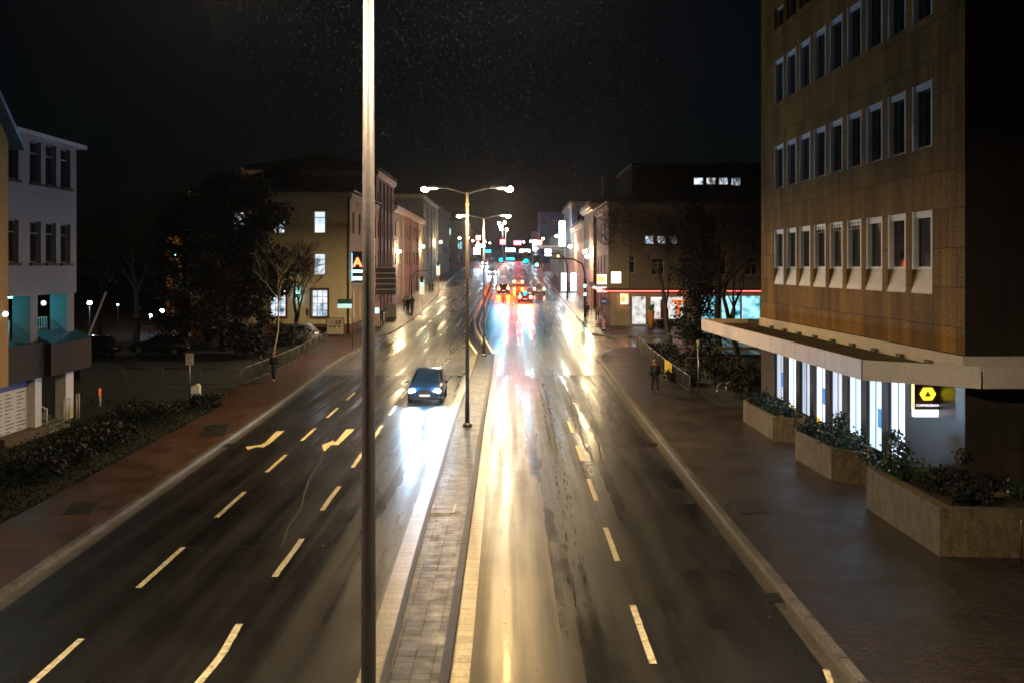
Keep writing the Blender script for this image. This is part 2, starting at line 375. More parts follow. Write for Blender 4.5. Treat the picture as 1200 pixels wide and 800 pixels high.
m = MB(); strip(m, lambda y: lerp_line(RK, y)-.30, fn(RK), cut(YS, 3, 69), .004); struct(m.build('right_gutter', SLAB_K))
# median island
ym = cut(YS, 3, 73.4)
m = MB(); strip(m, lambda y: lerp_line(ML, y)+.12, lambda y: lerp_line(MR, y)-.15, ym, .13, 1, .2); struct(m.build('median_pavement', SLAB_M))
kerb_line('median_left_kerb', fn(ML), ym, .12, KDARK, 1, .142); kerb_line('median_right_kerb', fn(MR), ym, .16, KDARK, -1, .142)
m = MB(); strip(m, lambda y: lerp_line(ML, y)-.42, fn(ML), ym, .004); struct(m.build('median_left_gutter', SLAB_G))
m = MB(); strip(m, fn(MR), lambda y: lerp_line(MR, y)+.32, ym, .004); struct(m.build('median_right_gutter', SLAB_G))
# far median with white painted edges
IL = [(74,-2.7),(83,-3.75),(95,-4.25),(135,-4.2),(210,-4.3)]; IR = [(74,-1.35),(84,-2.25),(97,-3.15),(135,-3.3),(210,-3.4)]
yi = cut(YS, 74, 210)
m = MB(); strip(m, lambda y: lerp_line(IL, y)+.13, lambda y: lerp_line(IR, y)-.13, yi, .11, 1, .2); struct(m.build('far_median', KDARK))
kerb_line('far_median_left_kerb', fn(IL), yi, .14, PAINT, 1, .12); kerb_line('far_median_right_kerb', fn(IR), yi, .14, PAINT, -1, .12)

# road markings (flat paint on the asphalt)
def mark_poly(mb, pts, dz=.007):
    mb.face([(x, y, zt(y)+dz) for x, y in pts])
def wobble(mb, x, y0, y1, wd, dx, wob=.0, dz=.007):
    n = max(2, int((y1-y0)/.25))
    for k in range(n):
        a = y0+(y1-y0)*k/n; b = y0+(y1-y0)*(k+1)/n
        xa = x+dx*(a-y0)+wob*math.sin(a*1.9); xb = x+dx*(b-y0)+wob*math.sin(b*1.9)
        ja = random.uniform(-.006, .006)
        mb.face([(xa-wd/2,a,zt(a)+dz),(xa+wd/2+ja,a,zt(a)+dz),(xb+wd/2+ja,b,zt(b)+dz),(xb-wd/2,b,zt(b)+dz)])
m = MB()
for k in range(-2, 8):
    y1 = 18.2+5.93*k; y0 = y1-3.05; x = -7.55-.0172*(y1)
    if y0 > 3: wobble(m, x+.05, y0, y1, .13, -.017)
for k in range(-2, 7):
    y1 = 18.95+5.93*k; y0 = y1-3.05; x = -4.82-.0172*y1
    if y0 > 3: wobble(m, x+.05, y0, y1, .14, -.017, .035 if k < 1 else .01)
for k in range(-2, 5):
    y1 = 20.0+5.95*k; y0 = y1-2.95; x = 2.42+.0025*(y1-20)
    if y0 > 3: wobble(m, x, y0, y1, .13, 0)
for k in range(12):                                             # far carriageways
    y1 = 96+9.0*k
    wobble(m, 1.25, y1-4, y1, .13, 0); wobble(m, -7.1, y1-4, y1, .12, 0); wobble(m, 4.4, y1-4, y1, .12, 0)
wobble(m, -4.75, 96, 205, .10, 0); wobble(m, -2.75, 98, 205, .10, 0)
def px2g(px, py):
    y = gY(py); return (gx(px, y), y)
a1 = [(375,340),(417,337),(400,350),(340,402),(310,416),(285,413),(240,426),(232,412),(300,403),(320,395)]
a2 = [(705,330),(745,329),(665,404),(632,404),(600,436),(588,405),(645,381),(641,391),(655,388)]
for a in (a1, a2):
    p = [px2g(230+x/4, 420+y/4) for x, y in a]; mark_poly(m, p[::-1])
mark_poly(m, [(4.75,14.0),(4.85,14.0),(5.35,16.8),(5.24,16.8)], .012)
for (x0, x1, y) in ((-4,-2.8,80),(-1.2,6.0,100),(-10.2,-4.6,107)):  # stop lines at the crossing
    m.face([(x0,y,zt(y)+.007),(x1,y,zt(y)+.007),(x1,y+.35,zt(y+.35)+.007),(x0,y+.35,zt(y+.35)+.007)])
struct(m.build('road_marking', PAINT))
# repair patches, seams and worn dry tracks
m = MB()
for q in (((773,627),(847,627),(858,667),(790,668)), ((772,572),(807,572),(822,590),(778,591)), ((812,738),(905,738),(960,800),(840,800)), ((705,524),(770,524),(792,548),(716,548))):
    mark_poly(m, [px2g(*p) for p in q][::-1], .003)
struct(m.build('asphalt_patch', ASPH2))
TAR = pm('tar_seam', (.008,.008,.009), .6, var=.2)
m = MB()
def seam(pts, wd):
    for (xa, ya), (xb, yb) in zip(pts, pts[1:]):
        d = Vector((xb-xa, yb-ya)).normalized(); n = Vector((-d.y, d.x))*wd/2
        mark_poly(m, [(xa-n.x,ya-n.y),(xb-n.x,yb-n.y),(xb+n.x,yb+n.y),(xa+n.x,ya+n.y)][::-1], .0055)
def jag(p, q, n, amp):
    r = []
    for k in range(n+1):
        t = k/n; r.append((p[0]+(q[0]-p[0])*t+random.uniform(-amp, amp), p[1]+(q[1]-p[1])*t)) 
    return r
seam(jag((-1.0,62.0),(5.9,62.3),10,0), .16); seam(jag((-12,64.5),(-2.7,64),10,0), .12)
seam(jag((-10.4,24.0),(-2.8,24.3),6,0), .04); seam(jag((-1.0,33),(5.3,33.3),6,0), .04)
for (pa, pb, wd) in (((638,470),(655,530),.10),((690,460),(703,545),.05),((663,455),(694,540),.08),((452,640),(441,700),.07),((470,600),(462,628),.06),((405,470),(330,640),.05)):
    a, b = px2g(*pa), px2g(*pb)
    r = jag(a, b, 14, .10); seam(r, wd)
struct(m.build('tar_seam', TAR))
DRY = pm('dry_asphalt', (.007,.007,.009), .8, var=.4, bump=.3, spec=.15)
m = MB()
rd = random.Random(3)
def blots(pa, pb, wd, n):
    n *= 4
    a, b = px2g(*pa), px2g(*pb)
    for k in range(n):
        t = rd.random(); x = a[0]+(b[0]-a[0])*t+rd.choice((-.55,-.45,.35,.5))*wd+rd.gauss(0,.16)*wd; y = a[1]+(b[1]-a[1])*t
        rx = rd.uniform(.008, .020); ry = rd.uniform(.08, .42); mm = 7; ph = rd.random()*6
        mark_poly(m, [(x+rx*math.cos(6.2832*i/mm+ph)*rd.uniform(.6, 1.2), y+ry*math.sin(6.2832*i/mm+ph)*rd.uniform(.6, 1.2)) for i in range(mm)], .0045+.0012*rd.random())
blots((637,462), (650,528), .22, 46); blots((668,458), (690,560), .22, 22); blots((700,450), (735,530), .12, 10); blots((462,520), (400,700), .08, 10)
blots((655,540), (690,760), .3, 14)
m2 = m; struct(m2.build('dry_track', DRY))

# covers set in the paving
def cover(label, pts, dz):
    g4 = [px2g(*p) for p in pts]; cx = sum(p[0] for p in g4)/4; cyy = sum(p[1] for p in g4)/4
    t = thing('access_cover', label, 'access cover', (cx, cyy, zt(cyy)+dz))
    loc = [(x-cx, y-cyy) for x, y in g4]
    a = MB(); a.prism([(x*.93, y*.93) for x, y in loc], .0, .003); a.build('lid', pm('iron_lid', (.03,.027,.025), .5, .6, var=.3, bump=.5, bscale=50), t)
    a = MB()
    for i in range(4):
        p, q = loc[i], loc[(i+1) % 4]; a.bar((p[0], p[1], .002), (q[0], q[1], .002), .05, .006)
    mid = [((loc[0][0]+loc[3][0])/2, (loc[0][1]+loc[3][1])/2), ((loc[1][0]+loc[2][0])/2, (loc[1][1]+loc[2][1])/2)]
    a.bar((*mid[0], .006), (*mid[1], .003), .04, .006); a.build('rim', DARKM, t)
def shift_for_lift(pts): return pts
cover('square two-part metal access cover set in the pavement below the planters', [(868,607),(903,605),(890,591),(857,592)], .124)
cover('dark metal access cover in the red pavement beside the left kerb', [(232,516),(262,514),(268,500),(243,501)], .124)
cover('worn metal access cover in the red pavement nearest the viewer on the left', [(70,608),(105,606),(116,594),(84,595)], .124)
cover('pale square drain cover in the slabs of the central island', [(504,606),(531,606),(534,596),(508,596)], .134)

def drain(label, px_, py_):
    y = gY(py_); t = thing('drain_grate', label, 'drain', (gx(px_, y), y, zt(y)+.006)); a = MB(); a.box(-.2,.2,-.3,.3,0,.003); a.build('pit', BLACK, t)
    a = MB()
    for k in range(7): a.box(-.19,.19,-.28+.085*k,-.245+.085*k,.0035,.012)
    a.build('grate', DARKM, t)
drain('iron drain grate in the left gutter beside the first arrow', 268, 521.5)
drain('iron drain grate in the right gutter opposite the median slabs', 764, 520)
drain('iron drain grate in the right gutter nearest the viewer', 905, 700)
# ------------------------------------------------------------------ leaves and trees
def leaf(mb, p, s, rnd):
    d = Vector((rnd.gauss(0,1), rnd.gauss(0,1), rnd.gauss(0,.7))); d.normalize()
    n = d.orthogonal().normalized(); n.rotate(Matrix.Rotation(rnd.random()*6.28, 3, d)); p = Vector(p)
    a = d*s; b = n*s*.42
    mb.face([p, p+a*.5+b, p+a, p+a*.5-b])
def grow(tr, tw, lf, p, d, ln, r, depth, rnd, leafs, leafsize, up=.12, spread=.75):
    n = 4 if depth > 1 else 3; pts = [p]; rr = [r]; q = p; dd = d.copy()
    for k in range(n):
        dd = (dd+Vector((rnd.gauss(0,.13), rnd.gauss(0,.13), rnd.gauss(0,.08)+up*.25))).normalized(); q = q+dd*ln/n; pts.append(q); rr.append(max(.011, r*(1-.45*(k+1)/n)))
    (tr if depth >= 4 else tw).tube(pts, rr, 7 if depth >= 4 else (5 if depth >= 2 else 3), caps=False)
    if depth <= 1 and leafs:
        for _ in range(leafs):
            t = rnd.choice(pts[1:]); leaf(lf, t+Vector((rnd.gauss(0,.22), rnd.gauss(0,.22), rnd.gauss(0,.22))), leafsize*rnd.uniform(.6,1.3), rnd)
    if depth == 0: return
    kids = 3 if depth >= 3 else rnd.choice((3,4,4))
    for k in range(kids):
        t = rnd.uniform(.35, 1.0) if k else 1.0; i = min(n, max(1, int(round(t*n)))); pp = pts[i]
        ax = dd.orthogonal().normalized(); ax.rotate(Matrix.Rotation(rnd.random()*6.283, 3, dd))
        nd = (dd+ax*rnd.uniform(.4, 1.1)*spread+Vector((0,0,up))).normalized()
        grow(tr, tw, lf, pp, nd, ln*rnd.uniform(.58,.82), rr[i]*rnd.uniform(.5,.72), depth-1, rnd, leafs, leafsize, up, spread)
def tree(name, label, X, Y, h, seed, depth=5, leafs=0, lsize=.14, lmat=None, r=None, bark=None, lean=(0,0), trunk=.32, spread=.75, group=None):
    rnd = random.Random(seed); t = thing(name, label, 'tree', (X, Y, zt(Y)), 0, group)
    tr, tw, lf = MB(), MB(), MB(); r = r or h*.017
    base = Vector((0,0,-.1)); top = Vector((lean[0]*h*trunk, lean[1]*h*trunk, h*trunk))
    mid = (base+top)/2+Vector((rnd.gauss(0,.08), rnd.gauss(0,.08), 0))
    tr.tube([base, base+Vector((0,0,.25)), mid, top], [r*1.6, r*1.15, r, r*.85], 9, caps=False)
    for k in range(3):
        a = rnd.random()*6.283; d = Vector((math.cos(a)*.55, math.sin(a)*.55, 1.0)) if k else Vector((lean[0], lean[1], 1.2))
        grow(tr, tw, lf, top-Vector((0,0,k*h*.03)), d.normalized(), h*.24, r*(.8 if k == 0 else .6), depth, rnd, leafs, lsize, spread=spread)
    tr.build('trunk', bark or BARK, t, True); cr = tw.build('crown', bark or BARK, t)
    if lf.f: lf.build('foliage', lmat or LEAF, cr)
    return t
def dense_tree(name, label, X, Y, h, wd, seed, n=5200, lmat=None, lsize=.2, base=.08, shape=1.0):
    """evergreen: a tapered trunk, whorls of boughs and leaf sprays that thin out at the edge"""
    rnd = random.Random(seed); t = thing(name, label, 'tree', (X, Y, zt(Y)))
    tr, lf, lb = MB(), MB(), MB(); tr.tube([(0,0,-.1),(0,0,h*.5),(0,0,h*.97)], [h*.022, h*.014, .03], 8)
    boughs = []
    for k in range(70):
        z = h*(base+(1-base)*rnd.random()**.85*.95); a = rnd.random()*6.283; u = (z/h-base)/(1-base)
        rad = wd*(.35+.65*math.sin(min(1, max(.0, 1-u))**shape*1.57))*rnd.uniform(.55, 1.1)
        e = Vector((math.cos(a)*rad, math.sin(a)*rad, z+rad*rnd.uniform(-.15,.3))); s = Vector((0,0,z-rad*.2))
        lb.tube([s, (s+e)/2+Vector((0,0,.1)), e], [.05,.03,.01], 4, caps=False); boughs.append((s, e))
    for k in range(n):
        s, e = rnd.choice(boughs); q = rnd.random()**.6; p = s+(e-s)*q
        leaf(lf, p+Vector((rnd.gauss(0,.34), rnd.gauss(0,.34), rnd.gauss(0,.28))), lsize*rnd.uniform(.6,1.5), rnd)
    tr.build('trunk', BARK, t, True); cr = lf.build('crown', lmat or LEAF, t); lb.build('bough', BARK, cr)
    return t
def bush(label, X, Y, rx, ry, h, seed, n=1500, mat=None, lsize=.09, z=None, name='bush', cat='bush', group=None, tall=0):
    rnd = random.Random(seed); t = thing(name, label, cat, (X, Y, zt(Y) if z is None else z), 0, group)
    st, lf = MB(), MB(); tips = []
    for k in range(int(14+rx*ry*8)):
        x, y = rnd.uniform(-rx, rx)*.8, rnd.uniform(-ry, ry)*.8; hh = h*rnd.uniform(.55, 1.0)
        e = Vector((x*1.2+rnd.gauss(0,.08), y*1.2+rnd.gauss(0,.08), hh)); st.tube([(x,y,0), ((x+e.x)/2+rnd.gauss(0,.04), (y+e.y)/2, hh*.55), e], [.014,.009,.004], 4, caps=False); tips.append((Vector((x,y,0)), e))
    for k in range(tall):
        x, y = rnd.uniform(-rx, rx)*.35, rnd.uniform(-ry, ry)*.5; e = Vector((x+rnd.gauss(0,.15), y+rnd.gauss(0,.15), h*rnd.uniform(1.5,2.1)))
        st.tube([(x,y,0), e], [.012,.004], 4, caps=False); tips += [(Vector((x,y,0)), e)]*3
    for k in range(n):
        s, e = rnd.choice(tips); p = s+(e-s)*(rnd.random()**.55); sg = .12 if (e-s).length < h*1.2 else .09
        leaf(lf, p+Vector((rnd.gauss(0,sg), rnd.gauss(0,sg), rnd.gauss(0,.07))), lsize*rnd.uniform(.5,1.5), rnd)
    fo = lf.build('foliage', mat or LEAF, t); st.build('stem', BARK, t)
    return t

# ------------------------------------------------------------------ buildings
Z = Vector((0,0,1))
def facade(mb, O, U, L, z0, z1, ops, depth):
    O, U = Vector(O), Vector(U); N = Vector((U.y, -U.x, 0))
    P = lambda u, z, d=0: O+U*u+Z*z-N*d
    us = sorted(set([0, L]+[q for o in ops for q in (o[0], o[1])])); zs = sorted(set([z0, z1]+[q for o in ops for q in (o[2], o[3])]))
    for a, b in zip(us, us[1:]):
        for c, d in zip(zs, zs[1:]):
            um, zm = (a+b)/2, (c+d)/2
            if any(o[0] < um < o[1] and o[2] < zm < o[3] for o in ops): continue
            mb.face([P(a,c), P(b,c), P(b,d), P(a,d)])
    for o in ops:
        a, b, c, d = o[:4]
        mb.face([P(a,c), P(a,d), P(a,d,depth), P(a,c,depth)][::-1]); mb.face([P(b,c), P(b,d), P(b,d,depth), P(b,c,depth)])
        mb.face([P(a,c), P(b,c), P(b,c,depth), P(a,c,depth)][::-1]); mb.face([P(a,d), P(b,d), P(b,d,depth), P(a,d,depth)])
WC = {}
def window(parent, O, U, o, depth, pane, style='cross', frame=None):
    """window unit set in an opening: frame, and pane as its child; equal windows share their meshes"""
    O, U = Vector(O), Vector(U); N = Vector((U.y, -U.x, 0)); a, b, c, d = o[:4]; W_, H_ = b-a, d-c
    frame = frame or WHITE; key = (style, round(W_,3), round(H_,3), frame.name, round(depth,2))
    if key not in WC:
        f = MB(); t = .06 if style != 'thin' else .04; e = .003
        f.box(e, t, -.05, .03, e, H_-e); f.box(W_-t, W_-e, -.05, .03, e, H_-e); f.box(t, W_-t, -.05, .03, e, t+.02); f.box(t, W_-t, -.05, .03, H_-t, H_-e)
        if style == 'cross': f.box(t, W_-t, -.04, .02, H_*.70, H_*.70+.06)
        if style == 'two': f.box(t, W_-t, -.04, .02, H_*.68, H_*.68+.06); f.box(W_/2-.03, W_/2+.03, -.035, .02, t+.02, H_*.68)
        if style == 'grid':
            for k in (1, 2): f.box(W_*k/3-.02, W_*k/3+.02, -.035, .02, t+.02, H_-t)
            for k in (1, 2, 3): f.box(t, W_-t, -.04, .015, H_*k/4-.02, H_*k/4+.02)
        if style == 'office':
            f.box(e, .09, -depth+.01, -.05, e, H_-e)           # near lining
            f.box(W_-.20, W_-t, -.045, .025, t+.02, H_-t)       # side vent panel
            f.box(W_-.10, W_-e, -depth+.004, -.05, e, H_-e)
            f.box(.09, W_-.20, -.10, -.05, H_-.2, H_-e)        # blind box
        ob = f.build('window', frame); p = MB(); p.face([(t,.01,t),(W_-t,.01,t),(W_-t,.01,H_-t),(t,.01,H_-t)]); po = p.build('pane', pane)
        WC[key] = (ob.data, po.data); bpy.data.objects.remove(ob); bpy.data.objects.remove(po)
    fd, pd = WC[key]; pk = (key, pane.name)
    if pk not in WC:
        q = pd.copy(); q.materials[0] = pane; WC[pk] = q
    w_ = bpy.data.objects.new('window', fd); col.objects.link(w_); w_.parent = parent
    q = O+U*a+Z*c-N*depth; w_.location = q; w_.rotation_euler = (0,0,math.atan2(U.y, U.x))
    p_ = bpy.data.objects.new('pane', WC[pk]); col.objects.link(p_); p_.parent = w_
    return w_
def sill(parent, O, U, o, mat, out=.08, h=.07):
    O, U = Vector(O), Vector(U); N = Vector((U.y, -U.x, 0)); a, b, c, d = o[:4]
    key = ('sill', round(b-a,3), out, h, mat.name)
    if key not in WC:
        f = MB(); f.box(-.05, b-a+.05, -out, -.002, -h, -.003); s = f.build('sill', mat); WC[key] = s.data; bpy.data.objects.remove(s)
    s = bpy.data.objects.new('sill', WC[key]); col.objects.link(s); s.parent = parent
    q = O+U*a+Z*c; s.location = q; s.rotation_euler = (0,0,math.atan2(U.y, U.x)); return s
def hip(mb, x0, x1, y0, y1, z, rise, o=.4):
    x0 -= o; x1 += o; y0 -= o; y1 += o; w_, d = x1-x0, y1-y0
    if w_ > d: a, b = (x0+d/2*.8, (y0+y1)/2), (x1-d/2*.8, (y0+y1)/2)
    else: a, b = ((x0+x1)/2, y0+w_/2*.8), ((x0+x1)/2, y1-w_/2*.8)
    A, B = (*a, z+rise), (*b, z+rise); c = [(x0,y0,z),(x1,y0,z),(x1,y1,z),(x0,y1,z)]
    if w_ > d: fs = [[c[0],c[1],B,A],[c[1],c[2],B],[c[2],c[3],A,B],[c[3],c[0],A]]
    else: fs = [[c[0],c[1],A],[c[1],c[2],B,A],[c[2],c[3],B],[c[3],c[0],A,B]]
    for f in fs: mb.face(f)
    mb.box(x0, x1, y0, y1, z-.16, z-.004)
def building(name, label, x0, y0, W_, D, Hh, wall, front=(), left=(), right=(), roof='hip', rise=2.6, base=None, cornice=None, chimneys=(), rz=0, z=None, depth=.18, cat='building', rooft=None):
    """box-shaped house: front faces the viewer, left faces -x, right faces +x; each window is (u, z, w, h, pane, style, frame)"""
    t = thing(name, label, cat, (x0, y0, (zt(y0) if z is None else z)-.05), rz)
    sides = [((0,0,0),(1,0,0),W_,front), ((0,D,0),(0,-1,0),D,left), ((W_,0,0),(0,1,0),D,right), ((W_,D,0),(-1,0,0),W_,())]
    mb = MB()
    for O, U, L, wins in sides:
        facade(mb, O, U, L, -.8, Hh, [(w[0], w[0]+w[2], w[1], w[1]+w[3]) for w in wins], depth)
    mb.face([(0,0,Hh),(W_,0,Hh),(W_,D,Hh),(0,D,Hh)]); mb.build('wall', wall, t)
    for O, U, L, wins in sides:
        for w in wins:
            o = (w[0], w[0]+w[2], w[1], w[1]+w[3]); wo = window(t, O, U, o, depth, w[4], w[5] if len(w) > 5 else 'cross', w[6] if len(w) > 6 else None)
    if base:
        bm_ = MB(); bh, bmat = base
        bm_.box(-.04, W_+.04, -.04, -.003, -.9, bh); bm_.box(W_+.003, W_+.04, -.003, D, -.9, bh); bm_.box(-.04, -.003, -.003, D, -.9, bh); bm_.build('plinth', bmat, t)
    if cornice:
        cz, ch, cp, cmat = cornice; c = MB()
        c.box(-cp, W_+cp, -cp, -.003, cz, cz+ch); c.box(W_+.003, W_+cp, -.003, D, cz, cz+ch); c.box(-cp, -.003, -.003, D, cz, cz+ch)
        c.box(-cp*.6, W_+cp*.6, -cp*.6, -.003, cz-ch*.6, cz-.004); c.box(W_+.003, W_+cp*.6, -.003, D, cz-ch*.6, cz-.004); c.box(-cp*.6, -.003, -.003, D, cz-ch*.6, cz-.004)
        c.build('cornice', cmat, t)
    r_ = MB()
    if roof == 'hip': hip(r_, 0, W_, 0, D, Hh+.17, rise)
    else: r_.box(-.15, W_+.15, -.15, D+.15, Hh+.004, Hh+.35)
    ro = r_.build('roof', rooft or ROOF, t)
    for (cx, cyy, ch) in chimneys:
        c = MB(); c.box(cx-.35, cx+.35, cyy-.3, cyy+.3, Hh+.3, Hh+ch); c.box(cx-.42, cx+.42, cyy-.37, cyy+.37, Hh+ch, Hh+ch+.14); c.build('chimney', pm('chimney_brick', (.14,.09,.07), .8), ro)
    return t
def grid(L, n, wd, rows, pane, style='cross', frame=None, m0=None, skip=(), other=None):
    """n evenly spaced windows in each row (z, h)"""
    r = []; pitch = L/n
    for j, (z, h) in enumerate(rows):
        for k in range(n):
            if (k, j) in skip: continue
            p = other.get((k, j), pane) if other else pane
            r.append((pitch*(k+.5)-wd/2, z, wd, h, p, style, frame))
    return r

WOOD = pm('red_brown_frame', (.11,.045,.03), .5, var=.2)
COOL = lit('lit_cool', (.50,.70,.9), (.95,.97,1.0), 1.1, (1,1,1.2), 1.2, .3, .6)
COOLP = lit('lit_cool_pattern', (.30,.42,.52), (.9,.95,1.0), 1.2, (1,1,1), 1.7, .38, .60, (.06,.08,.10))
TEAL = lit('lit_teal', (.01,.30,.40), (.45,.92,1.0), 1.15, (1,1,1), 1.1, .42, .60, (.0,.05,.08))
WARM = lit('lit_warm', (.9,.6,.3), (1,.9,.7), 1.2, (1,1,1), 1.5, .35, .6)
SHOPW = lit('lit_shop', (.50,.46,.42), (1,.97,.93), 1.0, (1,1,1), 1.6, .35, .6, (.25,.12,.1))

# --- office block with canopy on the right
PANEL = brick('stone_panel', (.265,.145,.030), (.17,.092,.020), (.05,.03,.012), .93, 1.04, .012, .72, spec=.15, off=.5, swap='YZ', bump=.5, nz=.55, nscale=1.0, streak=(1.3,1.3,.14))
PANELX = brick('stone_panel_shaded', (.035,.026,.024), (.026,.020,.018), (.02,.016,.014), .93, 1.04, .012, .6, off=.5, swap='XZ', bump=.5, nz=.4, nscale=1.0, streak=(1.3,1.3,.14))  # same stone, darkened: the shade on the end wall is in the colour
CREAM = pm('canopy_panel', (.66,.60,.58), .5, var=.10, scale=2, bump=.05)
ang = .016
ob = thing('office_building', 'tall brown stone clad office block with white framed windows and projecting canopy', 'building', (11.6, 25.5, 0), ang)
Lb, Db, Hb = 19.6, 16.0, 21.5
Uf = (0,-1,0); Of = (0,Lb,0)
def U_of(y): return Lb-y                       # facade runs towards the viewer
ops = []; row = []
for k in range(9):
    y0 = 1.92+1.775*k; u0 = U_of(y0+1.36); u1 = U_of(y0)
    ops.append((u0, u1, 6.06, 8.36)); row.append(('first', (u0, u1, 6.06, 8.36)))
    ops.append((u0, u1, 10.10, 11.97)); row.append(('std', (u0, u1, 10.10, 11.97)))
    ops.append((u0, u1, 13.75, 15.62)); row.append(('std', (u0, u1, 13.75, 15.62)))
    ops.append((u0, u1, 16.95, 17.85)); row.append(('top', (u0, u1, 16.95, 17.85)))
mb = MB(); facade(mb, Of, Uf, Lb, 4.52, Hb, ops, .17); mb.build('wall', PANEL, ob)
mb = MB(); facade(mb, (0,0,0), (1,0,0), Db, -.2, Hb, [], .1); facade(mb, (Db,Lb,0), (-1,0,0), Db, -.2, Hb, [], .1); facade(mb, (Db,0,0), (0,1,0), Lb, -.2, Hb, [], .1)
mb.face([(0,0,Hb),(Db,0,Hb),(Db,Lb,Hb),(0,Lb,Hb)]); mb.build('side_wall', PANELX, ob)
DGL = pm('office_glass', (.016,.018,.021), .07, var=.85, scale=7, spec=.6, stretch=(1.6,1,.02)); CLR = glass_pane('clear_glass', .5)
FRW = pm('white_office_frame', (.80,.84,.92), .45, var=.1, scale=3)
SLOPE = pm('white_sill', (.70,.66,.62), .45, var=.12, scale=5)
for idx, (kind, o) in enumerate(row):
    k = idx//4
    if kind == 'first':
        wo = window(ob, Of, Uf, (o[0], o[1], 6.70, 8.36), .17, CLR if k in (1,) else DGL, 'office', FRW)
        s = MB(); W_ = o[1]-o[0]-.006; e = .003
        s.face([(e,-.012-.17,.0),(W_,-.012-.17,.0),(W_,.0,.66),(e,.0,.66)]); s.face([(e,-.012-.17,-.035),(W_,-.012-.17,-.035),(W_,-.012-.17,.0),(e,-.012-.17,.0)])
        s.face([(e,-.012-.17,0),(e,0,.66),(e,0,0)]); s.face([(W_,-.012-.17,0),(W_,0,0),(W_,0,.66)])
        so = s.build('sill', SLOPE, wo); so.location = (0, 0, -.64)
        if k in (3, 4, 5):
            v = MB()
            for q in range(3): v.bar((.1,-.11,1.35+.1*q), (o[1]-o[0]-.1,-.11,1.35+.1*q), .02, .02)
            for q in range(5): v.bar((.12+.25*q,-.11,1.35), (.12+.25*q,-.11,1.58), .02, .02)
            v.build('blind_rail', DARKM, wo)
    elif kind == 'std': window(ob, Of, Uf, o, .17, DGL, 'office', FRW)
    else: window(ob, Of, Uf, o, .17, DGL, 'thin', FRW)
mb = MB(); mb.box(-.10, -.004, -.10, Lb, 4.12, 4.50); mb.box(-.004, Db, -.10, -.004, 4.12, 4.50); mb.build('plinth_band', CREAM, ob)
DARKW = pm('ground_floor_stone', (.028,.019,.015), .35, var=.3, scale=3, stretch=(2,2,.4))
# ground floor: piers and shop windows
LB = [lit('bank_window_bright', (.45,.62,.95), (.66,.80,1), 2.2, (1,2.6,.05), 1.0, .34, .50, (.15,.55,.75)),
      lit('bank_window_soft', (.32,.42,.52), (.62,.70,.86), 1.2, (1,2.8,.05), 1.0, .34, .52, (.14,.19,.24)),
      lit('bank_window_cyan', (.10,.55,.68), (.60,.88,.97), 1.5, (1,2.6,.05), 1.2, .34, .52, (.06,.35,.45))]
gops = []
for k in range(1, 9):
    y0 = 1.98+1.775*k; gops.append((U_of(y0+1.28), U_of(y0), .82 if k != 1 else .22, 3.72))
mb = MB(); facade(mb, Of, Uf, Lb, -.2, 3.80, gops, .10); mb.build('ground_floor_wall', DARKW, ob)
for k, o in enumerate(gops): window(ob, Of, Uf, o, .10, (LB[0], LB[2], LB[0], LB[1], LB[0], LB[1], LB[0], LB[1])[k], 'thin', DARKM)
rr = random.Random(31); YEL = em('leaflet_yellow', (1,.65,.05), .9); INT = pm('desk_dark', (.05,.05,.055), .5); BLUEP = em('leaflet_blue', (.10,.35,.85), .8)
for k, w_ in enumerate([q for q in ob.children if q.name.startswith('window') and abs(q.location.z-.82) < .7 or q.name.startswith('window') and abs(q.location.z-.22) < .02]):
    mb = MB(); x = .62+rr.uniform(-.06,.06); mb.box(x-.022, x+.022, -.012, .006, .05, 2.84 if w_.location.z > .5 else 3.44); mb.build('mullion', DARKM, w_)
    mb = MB(); mb.box(.06, 1.2, -.006, .006, .05, rr.uniform(.12,.4)); mb.build('display_ledge', INT, w_)
    if k % 2 == 0: mb = MB(); a_ = rr.uniform(.1,.3); mb.box(a_, a_+rr.uniform(.25,.4), -.010, -.007, .10, rr.uniform(.3,.42)); mb.build('leaflet', YEL, w_)
    if k % 3 == 1: mb = MB(); a_ = rr.uniform(.68,.75); mb.box(a_, a_+.38, -.008, .004, .9, 1.5); mb.build('leaflet', BLUEP, w_)
mb = MB()
for o in gops[1:]:
    ya, yb = Lb-o[1], Lb-o[0]; mb.box(-.16, -.004, ya-.04, yb+.04, .72, .80)
mb.build('shop_sill', CREAM, ob)
# canopy: deck, fascia panels with open joints
cx0, cyA, cyB = -2.28, 1.0, 21.6
outline = [(cx0, cyB), (cx0, cyA), (.0, -.85), (Db, -.85), (Db, -.2), (.0, -.12), (-.12, 0), (-.12, cyB)]
DECK = pm('canopy_deck', (.13,.10,.055), .55, var=.4, scale=3, bump=.5, stretch=(.3,5,1))
mb = MB(); mb.prism([(x+(.06 if i < 2 else 0), y) for i, (x, y) in enumerate(outline)], 3.86, 4.10); cn = mb.build('canopy', DECK, ob)
mb = MB()
for k in range(46): mb.box(cx0+.12, -.16, 1.25+.44*k, 1.33+.44*k, 4.104, 4.14)
mb.build('deck_rib', DECK, cn)
mb = MB()
def fpanel(p, q, n):
    p, q = Vector(p), Vector(q)
    for k in range(n):
        a = p+(q-p)*(k/n); b = p+(q-p)*((k+1)/n); d = (b-a).normalized()*.012
        mb.bar(Vector((*(a+d), 4.05)), Vector((*(b-d), 4.05)), .05, .54)
fpanel((cx0, cyB), (cx0, cyA), 14); fpanel((cx0, cyA-.02), (.0, -.88), 1); fpanel((.03, -.88), (Db, -.88), 5); fpanel((-.1, cyB+.03), (cx0, cyB+.03), 1)
mb.build('fascia', CREAM, cn, bevel=.006)
